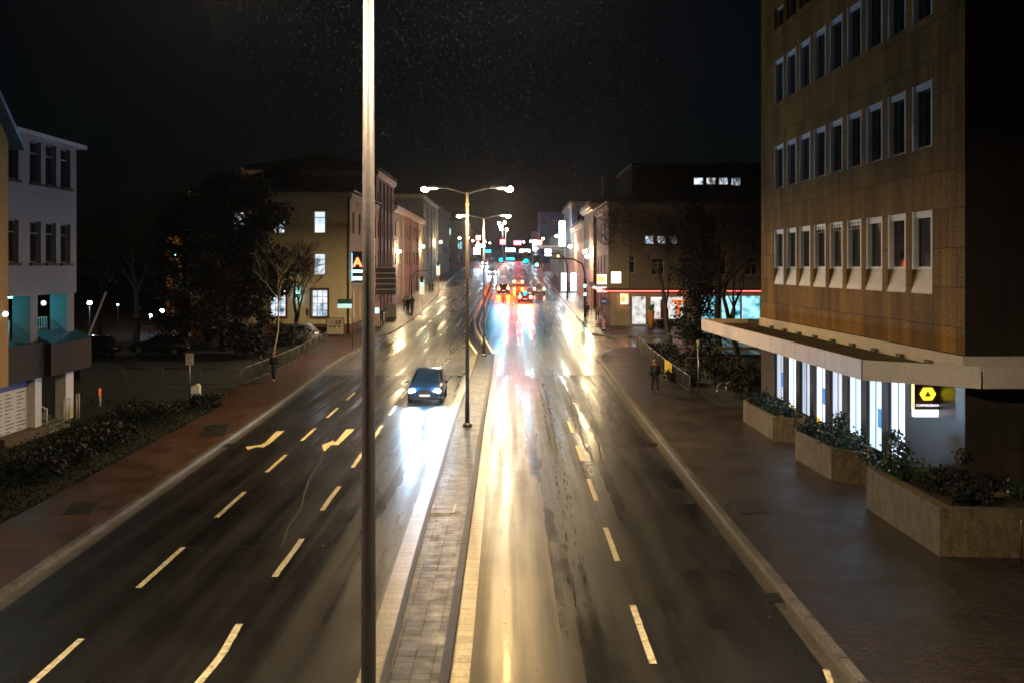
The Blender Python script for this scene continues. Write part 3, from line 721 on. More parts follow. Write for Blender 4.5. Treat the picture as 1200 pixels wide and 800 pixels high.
mb = MB(); mb.bar((cx0-.004, cyB, 4.05), (cx0-.004, cyA, 4.05), .03, .50); mb.build('fascia_joint', pm('joint_strip', (.20,.22,.34), .4, var=.1), cn)
for k in range(9): mb = MB(); mb.box(-.22, -.11, 1.6+1.95*k, 1.95+1.95*k, 4.145, 4.24); mb.build('upstand_bracket', DECK, cn)
# bank sign
sg = thing('bank_sign', 'brown lightbox sign with yellow ring emblem hanging below the canopy', 'sign', (11.28, 27.1, 2.72), 0)
mb = MB(); mb.box(-.36, .36, -.07, .07, .20, .90); mb.build('panel', pm('sign_brown', (.12,.095,.06), .35, var=.1), sg, bevel=.01)
mb = MB(); mb.box(-.37, .37, -.075, .075, 0, .195); mb.build('light_band', em('sign_white', (.85,.85,1.0), 1.6), sg)
mb = MB(); mb.box(-.375, -.362, -.075, .075, .2, .9); mb.build('edge_light', em('sign_edge', (1,.85,.25), 2.0), sg)
hexo = [(-.115,.165),(.115,.165),(.215,-.0),(.115,-.165),(-.115,-.165),(-.215,0)]; tri = [(0,.095),(.10,-.075),(-.10,-.075)]
mb = MB(); cz = .63
def q3(p, y): return (p[0], y, cz+p[1])
for y, rev in ((-.095, 0), ):
    for loop in ([hexo[0],hexo[1],tri[0]],[hexo[1],hexo[2],tri[1],tri[0]],[hexo[2],hexo[3],tri[1]],[hexo[3],hexo[4],tri[2],tri[1]],[hexo[4],hexo[5],tri[2]],[hexo[5],hexo[0],tri[0],tri[2]]): mb.face([q3(p, y) for p in loop])
for i in range(6): mb.face([q3(hexo[i], -.095), q3(hexo[(i+1) % 6], -.095), q3(hexo[(i+1) % 6], -.072), q3(hexo[i], -.072)])
mb.build('emblem', em('emblem_yellow', (1,.78,.03), 2.6), sg)
text('lettering', 'COMMERZBANK', .085, em('sign_letter', (.85,.8,1), 2.0), sg, (0,-.078,.315), (R(90),0,0), .004)
mb = MB(); mb.box(-.03,.03,-.03,.03,.9,1.12); mb.build('hanger', DARKM, sg)
# lamp standing in an office window
t = thing('table_lamp', 'orange shaded table lamp glowing behind an office window', 'lamp', (12.02, 29.75, 6.82))
mb = MB(); mb.tube([(0,0,.12),(0,0,.20),(0,0,.46)], [.19,.17,.06], 14); mb.build('shade', em('lamp_orange', (1,.12,.03), 1.6), t, True)
mb = MB(); mb.tube([(0,0,0),(0,0,.02),(0,0,.12)], [.17,.16,.13], 14); mb.build('foot', em('lamp_foot', (.75,.85,1), 1.3), t, True)

# --- planters along the office block
def planter(label, poly, h, bush_label, seed, tall, blist):
    cx = sum(p[0] for p in poly)/len(poly); cyy = sum(p[1] for p in poly)/len(poly)
    t = thing('planter', label, 'planter', (cx, cyy, .12), 0, 'concrete planters below the canopy')
    loc = [(x-cx, y-cyy) for x, y in poly]; inn = [(x*.87, y*.93) for x, y in loc]
    mb = MB(); n = len(loc)
    for i in range(n):
        j = (i+1) % n
        mb.face([(*loc[i],0), (*loc[j],0), (*loc[j],h), (*loc[i],h)]); mb.face([(*loc[i],h), (*loc[j],h), (*inn[j],h), (*inn[i],h)])
        mb.face([(*inn[i],h), (*inn[j],h), (*inn[j],h-.2), (*inn[i],h-.2)])
    mb.build('trough', CONCP, t, bevel=.02); mb = MB(); mb.face([(x, y, h-.12) for x, y in inn]); mb.build('soil', SOIL, t)
    for i, (bx, by, rx, ry, bh, n_, tl, lab) in enumerate(blist):
        bush(lab, bx, by, rx, ry, bh, seed+i, n_, LEAF3 if i % 2 == 0 else LEAF, .085, .12+h-.12, 'shrub', 'shrub', 'shrubs in the planters', tl)
planter('farthest of three hexagonal concrete planters under the canopy edge', [(9.98,43.0),(10.02,38.3),(10.9,37.4),(11.3,38.2),(11.3,43.2),(10.6,44.2)], .92, '', 100, 0,
        [(10.6,39.6,.45,1.6,.5,1500,0,'low dense shrub at the near end of the farthest planter'),(10.6,42.4,.45,1.2,.5,1100,0,'low dark shrub at the far end of the farthest planter')])
planter('middle concrete planter between the other two beside the shop windows', [(9.84,34.6),(10.0,31.2),(10.9,30.2),(11.3,31.0),(11.3,34.6),(10.6,35.6)], 1.0, '', 200, 2,
        [(10.6,32.2,.5,1.3,.55,1700,2,'spiky leaved shrub with tall shoots in the middle planter'),(10.5,34.4,.5,1.0,.45,1000,0,'low bush at the far end of the middle planter')])
planter('largest concrete planter nearest the viewer with angled end', [(9.82,27.6),(9.86,22.95),(16.5,22.6),(16.5,24.4),(11.35,24.6),(11.3,27.6),(10.5,28.6)], 1.12, '', 300, 3,
        [(10.55,27.0,.5,1.3,.62,1900,3,'tall shooted shrub at the window end of the nearest planter'),(10.75,24.2,.6,1.2,.62,1900,1,'rounded glossy shrub at the front corner of the nearest planter'),(13.6,23.5,1.9,.65,.75,3200,0,'long dark shrub along the side wall of the office block')])
mb = MB(); mb.tube([(0,0,0),(0,0,.95),(.03,0,1.0)], .022, 8); o = mb.build('thin_post', METAL, None, True); o.location = (11.45, 22.4, .12)
o['label'] = 'thin steel post in front of the nearest planter'; o['category'] = 'post'

# --- street lamps
LENSN = em('sodium_lens', (1.0,.76,.46), 10000)
LENS = em('lamp_lens', (1.0,.62,.21), 9000)
LENSF = em('crossing_lens', (1.0,.76,.42), 21000)
GLARE = em('lamp_glare', (1.0,.85,.58), 150)
def double_lamp(label, X, Y, h, arm=1.0, group='double street lamps on the central island', base=.13, r=.087, lens=None):
    t = thing('street_lamp', label, 'street lamp', (X, Y, zt(Y)+base), 0, group)
    mb = MB(); mb.tube([(0,0,0),(0,0,1.0),(0,0,1.06),(0,0,h*.62),(0,0,h)], [r*1.15,r*1.12,r*.98,r*.80,r*.62], 14); mb.build('pole', LAMPP, t, True)
    mb = MB(); mb.tube([(0,0,0),(0,0,.10),(0,0,.16)], [r*2.3,r*2.2,r*1.2], 14); mb.build('base_collar', LAMPP, t, True)
    mb = MB(); mb.tube([(0,0,h*.945),(0,0,h*.955)], r*.86, 14); mb.tube([(0,0,h),(0,0,h+.05)], [r*.75,r*.5], 12); mb.build('joint_ring', LAMPP, t, True)
    mb = MB(); mb.box(-.06, .06, -r*1.16, -r*1.0, .5, .85); mb.build('service_door', LAMPP, t, False)
    for s in (-1, 1):
        mb = MB(); mb.tube([(0,0,h-.03),(s*arm*.5,0,h+.13),(s*arm,0,h+.25)], [.035,.03,.028], 8); mb.build('arm', LAMPP, t, True)
        mb = MB()
        prof = [(0,.05),(.15,.10),(.5,.11),(.8,.07),(.86,.0)]
        x0 = arm-.02
        for (a, ha), (b, hb) in zip(prof, prof[1:]):
            wa, wb = .06+ha*1.0, .06+hb*1.0
            A = [(s*(x0+a), -wa, h+.21), (s*(x0+a), -wa*.7, h+.21+ha), (s*(x0+a), wa*.7, h+.21+ha), (s*(x0+a), wa, h+.21)]
            B = [(s*(x0+b), -wb, h+.21), (s*(x0+b), -wb*.7, h+.21+hb), (s*(x0+b), wb*.7, h+.21+hb), (s*(x0+b), wb, h+.21)]
            for i in range(3): mb.face([A[i], A[i+1], B[i+1], B[i]])
            mb.face([A[0], A[3], B[3], B[0]][::-1])
        lh = mb.build('lamp_head', METAL, t)
        mb = MB()
        c = s*(x0+.55); n = 10
        rim = [(c+.24*math.cos(6.2832*k/n), .115*math.sin(6.2832*k/n), h+.205) for k in range(n)]; rim2 = [(c+.15*math.cos(6.2832*k/n), .07*math.sin(6.2832*k/n), h+.145) for k in range(n)]
        mb.face(rim[::-1]); mb.build('lens', lens or LENS, lh)
        mb = MB(); mb.ball((s*(x0+.80), 0, h+.18), .15, 1.1, 1.0, .75, 10, 7); mb.build('glare_ball', GLARE, lh, True)  # glowing ball added so the lamp head reads as a bright glare
    return t
double_lamp('tall street lamp pole nearest the viewer rising out of the top of the frame', -1.585, 11.0, 10.55, 1.05, lens=LENSN)
double_lamp('two armed street lamp standing on the island beside the oncoming car', -1.87, 41.6, 9.7, .98)
double_lamp('far two armed street lamp at the crossing end of the central island', -2.04, 72.0, 9.9, 1.0, lens=LENSF)

WGLOBE = em('globe_warm', (1,.74,.40), 1300); CGLOBE = em('globe_cool', (.75,.88,1), 130)
def globe_lamp(label, X, Y, z, mat=WGLOBE, r=.2, side=-1, group='wall lamps along the street'):
    """lantern on a bracket fixed to a house front"""
    t = thing('wall_lamp', label, 'wall lamp', (X, Y, z), 0, group)
    mb = MB(); mb.ball((0,0,0), r, 1, 1, .9, 8, 5); mb.build('globe', mat, t, True)
    mb = MB(); mb.tube([(0,0,r*.8),(side*.35,0,.42),(side*.9,0,.30)], .03, 6); mb.tube([(0,0,r*.75),(0,0,r*1.15)], [r*.6,r*.3], 8); mb.build('bracket', DARKM, t, True)
    return t
def post_lamp(label, X, Y, z, mat, r=.2, group=None, name='street_lamp', base=.1):
    z0 = zt(Y)+base; t = thing(name, label, 'street lamp', (X, Y, z0), 0, group); h = z-z0
    mb = MB(); mb.ball((0,0,h), r, 1, 1, .9, 8, 5); mb.build('globe', mat, t, True)
    mb = MB(); mb.tube([(0,0,0),(0,0,.4),(0,0,.45),(0,0,h-r*.8)], [.09,.085,.055,.04], 8); mb.build('pole', DARKM, t, True)
    mb = MB(); mb.tube([(0,0,h-r*1.05),(0,0,h-r*.75)], [r*.35,r*.6], 8); mb.tube([(0,0,h+r*.75),(0,0,h+r*1.05)], [r*.6,r*.2], 8); mb.build('cap', DARKM, t, True)
    return t

# --- left row of houses
OCHRE = pm('ochre_render', (.60,.49,.29), .8, var=.12, scale=1.4, bump=.25, bscale=80)
BASEB = pm('brown_plinth', (.12,.045,.02), .6, var=.2, scale=2)
gl = GLASS
f1 = [(3.6,9.04,1.05,1.95,COOLP,'two'),(7.2,9.04,1.0,1.95,COOLP,'two'),(10.8,9.04,1.0,1.95,COOL,'cross'),
      (3.6,5.35,1.05,1.9,gl,'two'),(7.2,5.35,1.0,1.9,gl,'two'),(10.8,5.35,1.0,1.9,COOL,'cross'),
      (3.4,1.65,1.4,2.4,gl,'grid',WOOD),(6.9,1.65,1.4,2.4,COOLP,'grid',WOOD),(10.6,1.65,1.4,2.4,COOLP,'grid',WOOD)]
r1 = grid(18, 5, 1.1, [(9.04,1.95),(5.35,1.9),(1.4,2.5)], gl, 'two', WOOD, other={(0,2):WARM,(1,2):WARM,(3,2):WARM})
t = building('corner_house', 'ochre corner house with brown plinth and lit upper windows behind bare trees', -28.3, 88, 14, 18, 12.7, OCHRE, f1, (), r1, 'hip', 2.6, (1.05, BASEB), (12.25,.3,.22, pm('cream_cornice', (.5,.44,.33), .6, var=.1)), [(4.5,9,2.9)])
mb = MB(); mb.tube([(13.86,-.12,12.2),(13.86,-.12,.2)], .06, 8); mb.build('drainpipe', DARKM, t, True)
mb = MB()
for w in f1[6:]:
    mb = MB(); mb.box(w[0]-.16, w[0]-.004, -.06, -.003, w[1]-.12, w[1]+w[3]+.16); mb.box(w[0]+w[2]+.004, w[0]+w[2]+.16, -.06, -.003, w[1]-.12, w[1]+w[3]+.16); mb.box(w[0]-.004, w[0]+w[2]+.004, -.06, -.003, w[1]+w[3]+.004, w[1]+w[3]+.16); mb.box(w[0]-.004, w[0]+w[2]+.004, -.09, -.003, w[1]-.14, w[1]-.004); mb.build('window_surround', WOOD, t)
BL = em('blue_wall_light', (.15,.65,1), 60)
t = thing('facade_lamp', 'blue up and down lamp on the front of the ochre corner house', 'wall lamp', (-18.9, 87.8, 4.2))
mb = MB(); mb.tube([(0,0,-.2),(0,0,.2)], .09, 10); mb.build('housing', DARKM, t, True)
mb = MB(); mb.tube([(0,-.02,.205),(0,-.02,.26)], .08, 10); mb.tube([(0,-.02,-.26),(0,-.02,-.205)], .08, 10); mb.build('light', BL, t, True)
# pharmacy sign
t = thing('pharmacy_sign', 'dark projecting pharmacy sign with red letter and white light bars', 'sign', (-14.2, 88.3, 5.35))
mb = MB(); mb.box(0, 1.0, -.1, .1, 0, 2.75); mb.build('panel', BLACK, t, bevel=.02)
text('letter', 'A', 1.1, em('sign_red', (1,.10,.03), 9), t, (.52,-.11,1.75), (R(90),0,0), .02, .03)
mb = MB(); mb.box(.06,.94,-.13,-.102,.88,1.08); mb.build('light_bar', em('sign_bar', (.55,.88,1), 8), t)
mb = MB(); mb.box(.10,.45,-.13,-.102,.22,.5); mb.box(.55,.90,-.13,-.102,.22,.5); mb.build('light_bar', MATS['sign_bar'], t)
mb = MB(); mb.box(.0,.06,-.14,-.102,.1,2.6); mb.build('edge_light', em('sign_edge_blue', (.2,.6,1), 3), t)

GREYW = pm('grey_render', (.17,.14,.13), .8, var=.15, scale=1.2, bump=.2, bscale=60)
BEIGEW = pm('beige_render', (.32,.25,.17), .8, var=.15, scale=1.2, bump=.2, bscale=60)
BLUEW = pm('blue_grey_render', (.25,.26,.28), .75, var=.15, scale=1.2)
BROWNW = pm('brown_render', (.15,.09,.06), .8, var=.2, scale=1.2)
PALEW = pm('pale_render', (.42,.38,.32), .8, var=.12, scale=1.2)
CORN = pm('pale_cornice', (.58,.53,.45), .6, var=.1)
def pil(t, xs, ys, D, Hh, mat, side):
    mb = MB()
    for y in ys: mb.box(xs+(.004 if side > 0 else -.16), xs+(.16 if side > 0 else -.004), y-.25, y+.25, .3, Hh-.5)
    mb.build('pilaster', mat, t)
z2 = [(2.0,2.2),(5.3,1.9),(8.6,1.8),(11.9,1.8)]
t = building('town_house', 'tall dark grey town house with chimney behind the ochre corner house', -28.6, 107, 14, 16, 16.0, GREYW, grid(14,4,1.1,[(12.6,1.8)],gl,'two'), (), grid(16,5,1.1,z2,gl,'two',None,other={(0,0):WARM,(2,0):WARM,(4,0):WARM}), 'hip', 2.2, None, (15.4,.4,.35,CORN), [(12.2,5,3.2)])
pil(t, 14, (3.2,6.4,9.6,12.8), 16, 15.4, GREYW, 1)
t = building('town_house', 'long beige three storey house with bright eaves on the left side', -28.7, 124, 14, 41, 12.7, BEIGEW, (), (), grid(41,12,1.2,[(1.2,2.5),(5.2,1.9),(8.8,1.9)],gl,'two',None,other={(1,0):WARM,(3,0):WARM,(4,0):COOL,(7,0):WARM,(9,0):COOL,(10,0):WARM}), 'hip', 2.4, None, (12.1,.45,.5,CORN))
pil(t, 14, (10.2,20.5,30.8), 41, 12.1, PALEW, 1)
t = building('town_house', 'blue grey house with pale vertical piers beyond the beige house', -28.9, 166, 14, 33, 15.8, BLUEW, (), (), grid(33,9,1.2,[(1.2,2.5),(5.2,1.9),(8.8,1.9),(12.2,1.8)],gl,'two',None,other={(0,0):COOL,(2,0):COOL,(5,0):WARM}), 'flat', 0, None, (15.2,.35,.3,CORN))
pil(t, 14, (3.7,11,18.3,25.6,32), 33, 15.2, PALEW, 1)
building('town_house', 'dark brown house farthest along the left side of the street', -29.2, 200, 14, 42, 15.0, BROWNW, (), (), grid(42,10,1.3,[(1.2,2.5),(5.2,1.9),(8.8,1.9)],gl,'two',None,other={(1,0):COOL,(4,0):WARM,(6,0):COOL}), 'hip', 2.5, None, (14.4,.35,.3,GREYW))
building('end_block', 'pale grey flat roofed block closing the left side of the street', -27.5, 268, 15, 30, 12.6, pm('end_grey', (.3,.29,.27), .8), grid(15,5,1.2,[(1.4,2),(5.0,1.9),(8.6,1.9)],gl,'two',None,other={(3,2):COOL,(4,1):TEAL,(2,0):COOL}), (), grid(30,6,1.3,[(1.4,2.2),(5,1.9)],COOL,'two'), 'flat')
building('corner_block', 'long low dark block with lit ground floor far up the left side', -28, 330, 14, 70, 11, BROWNW, grid(14,4,1.4,[(1.4,2.2),(5,1.9)],COOL,'two'), (), grid(70,12,1.6,[(1.2,2.4),(5,1.9)],WARM,'two'), 'flat')
# --- right row
shop_f = [(2.1,.25,1.4,2.75,SHOPW,'thin',DARKM),(3.9,.75,3.2,2.2,SHOPW,'thin',WHITE),(8.8,.75,1.85,2.3,TEAL,'thin',DARKM),(10.75,.75,1.85,2.3,TEAL,'thin',DARKM),(12.7,.75,1.85,2.3,TEAL,'thin',DARKM),
          (1.2,5.2,1.2,1.7,gl,'two'),(3.4,8.0,.85,.8,COOL,'thin'),(4.5,8.0,.85,.8,COOL,'thin'),(5.6,8.0,.85,.8,COOLP,'thin'),(4.0,5.0,1.2,1.7,gl,'two'),(7.0,5.0,1.2,1.7,gl,'two'),(10.0,5.0,1.2,1.7,gl,'two'),(13.0,5.0,1.2,1.7,gl,'two')]
CREAMW = pm('cream_render', (.42,.34,.22), .75, var=.15, scale=1.3)
t = building('corner_shop', 'cream corner shop with lit windows and red neon strip across its front', 9.45, 96, 19, 15, 12.0, pm('shop_upper_render', (.27,.21,.16), .8, var=.2, scale=1.3), shop_f, grid(15,4,1.3,[(.8,2.3),(5.2,1.8),(8.6,1.8)],gl,'two',None,other={(3,0):SHOPW,(2,0):SHOPW}), (), 'hip', 2.2, None, (11.5,.35,.3,CREAMW))
mb = MB(); mb.box(-.35, 19.2, -.5, -.06, 3.52, 3.72); mb.box(-.5,-.06,-.05,15,3.52,3.72); mb.build('ledge', DARKM, t)
NEON = em('neon_red', (1,.16,.12), 3.2)
mb = MB(); mb.tube([(-.4,-.56,3.50),(19.2,-.56,3.50)], .055, 6); mb.tube([(-.56,-.4,3.50),(-.56,14,3.50)], .075, 6); mb.build('neon_strip', NEON, t)
mb = MB()
for k in range(4): mb.box(1.3-.1*k, 4.0+.1*k, -.35-.33*(k+1), -.03-.33*k, -.4, .25-.07*k)
mb.build('step', pm('step_stone', (.3,.26,.2), .7), t)
mb = MB(); mb.box(7.25,8.6,-.12,-.025,.1,3.4); mb.box(.1,.5,-.10,-.025,.1,3.4); mb.box(1.55,1.95,-.10,-.025,.1,3.4); mb.build('pier', PALEW, t)
# goods in the shop window
mb = MB(); facade(mb, (0,-.022,0), (1,0,0), 19, -.4, 3.5, [(w_[0]-.02, w_[0]+w_[2]+.02, w_[1]-.02, w_[1]+w_[3]+.02) for w_ in shop_f[:5]], .02); mb.build('shopfront', CREAMW, t)
mb = MB(); mb.box(-.06,1.85,-.16,-.026,3.75,11.3); mb.box(-.16,-.026,-.02,1.85,3.75,11.3); mb.build('corner_bay', CREAMW, t)
t2 = thing('window_poster', 'dark red poster standing in the lit corner shop window', 'poster', (14.75, 95.90, 1.75))
mb = MB(); mb.box(-.45,.0,-.03,.0,0,1.85); mb.box(.0,.32,-.03,.0,0,.95); mb.build('sheet', pm('poster_red', (.25,.01,.03), .5), t2)
t2 = thing('window_poster', 'orange cross shaped poster in the lit corner shop window', 'poster', (16.0, 95.90, 1.9))
mb = MB(); mb.box(-.14,.14,-.03,.0,.15,1.6); mb.box(-.62,.68,-.04,-.031,1.38,1.66); mb.build('sheet', em('poster_orange', (1,.22,.03), .9), t2)
def lit_box(name, label, X, Y, z, w_, h_, mat, d=.16, rim=None):
    t = thing(name, label, 'sign', (X, Y, z)); mb = MB(); mb.box(-w_/2, w_/2, -d/2, d/2, 0, h_); mb.build('panel', mat, t, bevel=.01)
    mb = MB(); e = .03
    for q in ((-w_/2-e,w_/2+e,-d/2-.01,d/2+.01,-e,-.002),(-w_/2-e,w_/2+e,-d/2-.01,d/2+.01,h_+.002,h_+e),(-w_/2-e,-w_/2-.002,-d/2-.01,d/2+.01,-.002,h_+.002),(w_/2+.002,w_/2+e,-d/2-.01,d/2+.01,-.002,h_+.002)): mb.box(*q)
    mb.build('rim', rim or DARKM, t); return t
SIGNW = lit('sign_white_orange', (1,.40,.10), (1,.82,.66), 2.6, (1,1,1.6), 1.2, .36, .5)
lit_box('lit_sign', 'white and orange lit sign projecting over the pavement at the corner shop', 9.0, 99.5, 5.0, 1.05, .95, SIGNW)
lit_box('lit_sign', 'glowing round-cornered white sign above the corner shop entrance side', 10.0, 95.75, 5.15, .95, 1.1, em('sign_warm_white', (1,.72,.52), 3))
lit_box('lit_sign', 'orange lit sign on the wall left of the corner shop door', 10.75, 95.4, 3.15, .75, 1.0, lit('sign_orange', (1,.24,.04), (1,.80,.6), 2.6, (1,1,1), 1.0, .35, .62))
lit_box('shop_fascia', 'pink white fascia sign below the projecting sign at the corner shop', 9.3, 99.0, 4.2, 1.7, .55, lit('fascia_pink', (.85,.45,.42), (1,.85,.82), 1.4, (1,1,1), 2.2, .4, .6, (.5,.03,.05)))
building('dark_block', 'tall dark block with a few lit windows behind the corner shop', 14.0, 116, 26, 16, 16.9, pm('night_shade_render', (.010,.009,.009), .9, var=.2, spec=.05), [(2.2,11.6,1.2,1.3,WARM,'two')]+[(7.2+1.45*k,14.6,1.1,.95,COOL if k in (1,2) else COOLP,'thin') for k in range(4)]+grid(26,8,1.2,[(5,1.7),(8.2,1.7)],gl,'two'), (), (), 'flat')  # wall colour blackened to stand for night shade
t = building('town_house', 'narrow brown house with bare side wall next to the corner shop', 9.55, 117, 12, 15, 12.8, BROWNW, (), grid(15,4,1.2,[(1.0,2.4),(5.0,1.9),(8.6,1.9)],gl,'two',None,other={(0,0):WARM,(2,0):WARM,(3,0):WARM}), (), 'hip', 1.2, None, (12.1,.45,.55,CORN), [(1.6,2,2.9)])
building('town_house', 'beige house with pale gable end beyond the narrow brown house', 9.6, 133, 12, 25, 10.8, PALEW, (), grid(25,7,1.2,[(1.0,2.4),(5.0,1.9),(8.0,1.8)],gl,'two',None,other={(0,0):WARM,(2,0):COOL,(4,0):WARM,(5,0):COOL,(6,1):COOL}), (), 'hip', 1.6, None, (10.2,.4,.4,CORN))
building('town_house', 'slim blue white house carrying the tall cyan sign', 9.5, 159, 12, 24, 14.2, pm('ice_render', (.40,.47,.55), .7), grid(12,4,1.1,[(11,1.7)],gl,'two'), grid(24,6,1.3,[(1.0,2.5),(5,1.9),(8.4,1.9),(11.4,1.8)],gl,'two',None,other={(0,0):COOL,(1,0):TEAL,(2,0):COOL,(3,0):COOL,(4,0):COOL}), (), 'flat', 0, None, (13.6,.35,.35,CORN))
CY = em('sign_cyan', (.62,.85,1.0), 26)
lit_box('lit_sign', 'tall narrow cyan white sign projecting from the slim blue house', 8.0, 158.5, 10.0, .95, 3.9, CY)
building('town_house', 'low pale house between the slim blue house and the big block', 9.4, 186, 14, 60, 9.5, PALEW, (), grid(60,12,1.5,[(1.0,2.6),(5,1.9)],COOL,'two',None), (), 'hip', 2)
building('office_tower', 'big plain blue block standing far up the right side', 9.3, 332, 13, 26, 16.6, pm('blue_block', (.10,.17,.36), .7, var=.1), grid(13,4,1.4,[(12.5,1.6)],gl,'two'), grid(26,7,1.4,[(1.0,2.6),(5,1.9),(9,1.9)],COOL,'two'), (), 'flat')
building('office_tower', 'smaller pale block left of the big blue block', 7.9, 372, 6, 30, 11.0, pm('pale_block', (.4,.42,.46), .7, var=.1), grid(6,3,1.1,[(2,1.8),(5.2,1.8)],COOL,'two'), (), (), 'flat', chimneys=[(1.2,3,1.6),(3.2,3,1.9)])

# ochre house in the yard behind the trees
building('yard_house', 'orange lit house in the yard far behind the left trees', -37.5, 108, 13, 10, 9.0, pm('yard_ochre', (.42,.27,.09), .8, var=.15), [(1.5,4.6,1.0,1.6,gl,'two'),(5.0,4.6,1.0,1.6,gl,'two'),(8.5,4.6,1.0,1.6,COOLP,'two'),(5.0,1.2,1.0,1.6,gl,'two')], (), (), 'hip', 2.4)

# --- white building on the far left with loggia
LAV = pm('lavender_light_render', (.20,.185,.205), .8, var=.08, scale=1.2, bump=.25, bscale=70)  # white wall; the lavender light on it is put into the colour
DBR = pm('dark_brown_cladding', (.024,.015,.011), .7, spec=.2, var=.25, stretch=(1,1,4))
wb = thing('loggia_building', 'white building tinted for lavender light with cyan lit loggia and white pillars at the left edge', 'building', (-19.2, 37.4, 0), 0)
Lw = 6.5
wops = []
for (z0_, h_) in ((10.15,1.68),(6.92,1.68)):
    for y_ in (.35,2.2,3.55,4.9): wops.append((y_+.05, y_+1.0, z0_, z0_+h_))
mb = MB(); facade(mb, (0,0,0), (0,1,0), Lw, 5.62, 11.95, wops, .2); facade(mb, (0,Lw,0), (-1,0,0), 9, 5.62, 11.95, [], .1); facade(mb, (-9,0,0), (1,0,0), 9, 5.62, 11.95, [], .1); facade(mb, (-2.5,Lw,0), (-1,0,0), 6.5, -.2, 3.3, [], .1)
mb.face([(-9,0,5.62),(-9,Lw,5.62),(0,Lw,5.62),(0,0,5.62)]); mb.face([(-9,0,3.3),(0,0,3.3),(0,Lw,3.3),(-9,Lw,3.3)]); mb.build('wall', LAV, wb)
for o in wops:
    window(wb, (0,0,0), (0,1,0), o, .2, GLASS, 'cross', LAV); sill(wb, (0,0,0), (0,1,0), o, DBR, .12, .1)
mb = MB(); mb.box(-9.3, .35, -.2, Lw+.3, 11.95, 12.12); mb.build('roof', pm('roof_edge', (.36,.33,.38), .7), wb)
mb = MB(); mb.box(-.75,-.02,2.35,2.95,3.3,5.62); mb.build('pillar', LAV, wb); mb = MB(); mb.box(-.75,-.02,5.6,6.3,3.3,5.62); mb.build('pillar', LAV, wb)
mb = MB(); mb.box(-.45,.0,2.7,3.25,.2,2.35); mb.build('pillar', WHITE, wb); mb = MB(); mb.box(-.45,.0,5.45,6.2,.2,2.35); mb.build('pillar', WHITE, wb)
TW = pm('loggia_wall', (.5,.55,.55), .7, var=.1); mb = MB(); mb.box(-4.6,-4.4,0,Lw,3.32,5.6); mb.build('back_wall', DBR, wb)
CYL = em('loggia_tube', (.05,.85,.95), 60)
mb = MB(); mb.tube([(-1.9,.6,5.5),(-1.9,2.2,5.5)], .05, 6); mb.tube([(-1.9,3.4,5.5),(-1.9,5.4,5.5)], .05, 6); mb.build('tube_light', CYL, wb)
mb = MB(); mb.box(-9,.30,-.05,2.9,2.36,3.75); mb.box(-9,.55,2.9,6.75,2.36,3.65); mb.build('balcony_parapet', DBR, wb)
mb = MB(); mb.face([(.6,2.95,3.655),(.6,6.7,3.655),(-.3,6.7,4.12),(-.3,2.95,4.12)]); mb.face([(.6,2.95,3.655),(-.3,2.95,4.12),(-.3,2.95,3.655)]); mb.face([(.6,6.7,3.655),(-.3,6.7,3.655),(-.3,6.7,4.12)]); mb.build('glazed_canopy', pm('blue_glazing', (.03,.10,.16), .2, var=.3, stretch=(1,5,1)), wb)
mb = MB()
for (a, b) in ((.2,1.3),(1.5,2.3),(3.0,4.3),(4.4,5.5)):
    mb.tube([(-.85,a,3.75),(-.85,a,4.62),(-.85,b,4.62),(-.85,b,3.75)], .03, 6); mb.tube([(-.85,a,4.2),(-.85,b,4.2)], .02, 6)
    for q in range(1, 5): mb.tube([(-.85,a+(b-a)*q/5,3.75),(-.85,a+(b-a)*q/5,4.62)], .014, 5)
mb.build('railing', WHITE, wb, True)
mb = MB(); mb.box(-9,-.3,-.1,2.68,.1,2.35); mb.build('banner_wall', pm('banner_white', (.62,.58,.52), .6, var=.1), wb)
mb = MB(); mb.box(-.295,-.28,-.1,2.66,1.98,2.34); mb.build('banner_header', pm('banner_blue', (.05,.06,.28), .5, var=.3), wb)
INK = pm('dark_ink', (.05,.045,.05), .6, var=0); mb = MB(); rr = random.Random(5)
for c_ in range(3):
    for k in range(11):
        ya = .0+.9*c_; ln = rr.uniform(.3,.72); mb.box(-.294,-.288, ya, ya+ln, 1.82-.145*k, 1.855-.145*k)
mb.build('small_print', INK, wb)
mb = MB(); mb.box(-9,.25,-.2,3.4,-.2,.32); mb.box(-9,-1.2,3.4,Lw,-.2,.15); mb.build('base_wall', pm('dark_base', (.10,.07,.06), .7), wb)
mb = MB()
for k in range(5): mb.box(-1.2+.28*k, -.9+.28*k, 3.42, 5.4, -.2, .55-.12*k)
mb.build('step', pm('step_teal', (.16,.2,.2), .6), wb)
mb = MB(); mb.tube([(-1.1,3.5,1.5),(.1,3.5,.95),(.1,3.5,.1)], .03, 6); mb.tube([(-1.1,3.5,1.1),(.1,3.5,.55)], .02, 6)
for k in range(6): mb.tube([(-1.0+.2*k,3.5,.4),(-1.0+.2*k,3.5,1.45-.09*k)], .012, 5)
mb.tube([(.15,4.9,.1),(.15,4.9,1.15),(.15,5.5,1.15),(.15,5.5,.1)], .03, 6)
for k in range(5): mb.tube([(.15,5.0+.1*k,.2),(.15,5.0+.1*k,1.15)], .012, 5)
mb.tube([(.1,6.3,.1),(.1,6.3,1.2),(.1,6.55,1.2),(.1,6.55,.1)], .025, 6); mb.build('handrail', WHITE, wb, True)
nb = thing('gabled_house', 'ochre gabled house cut by the left edge of the frame', 'building', (-17.6, 28.5, 0), 0)
OCH2 = pm('orange_ochre_render', (.40,.22,.06), .8, var=.1, bump=.2, bscale=70)
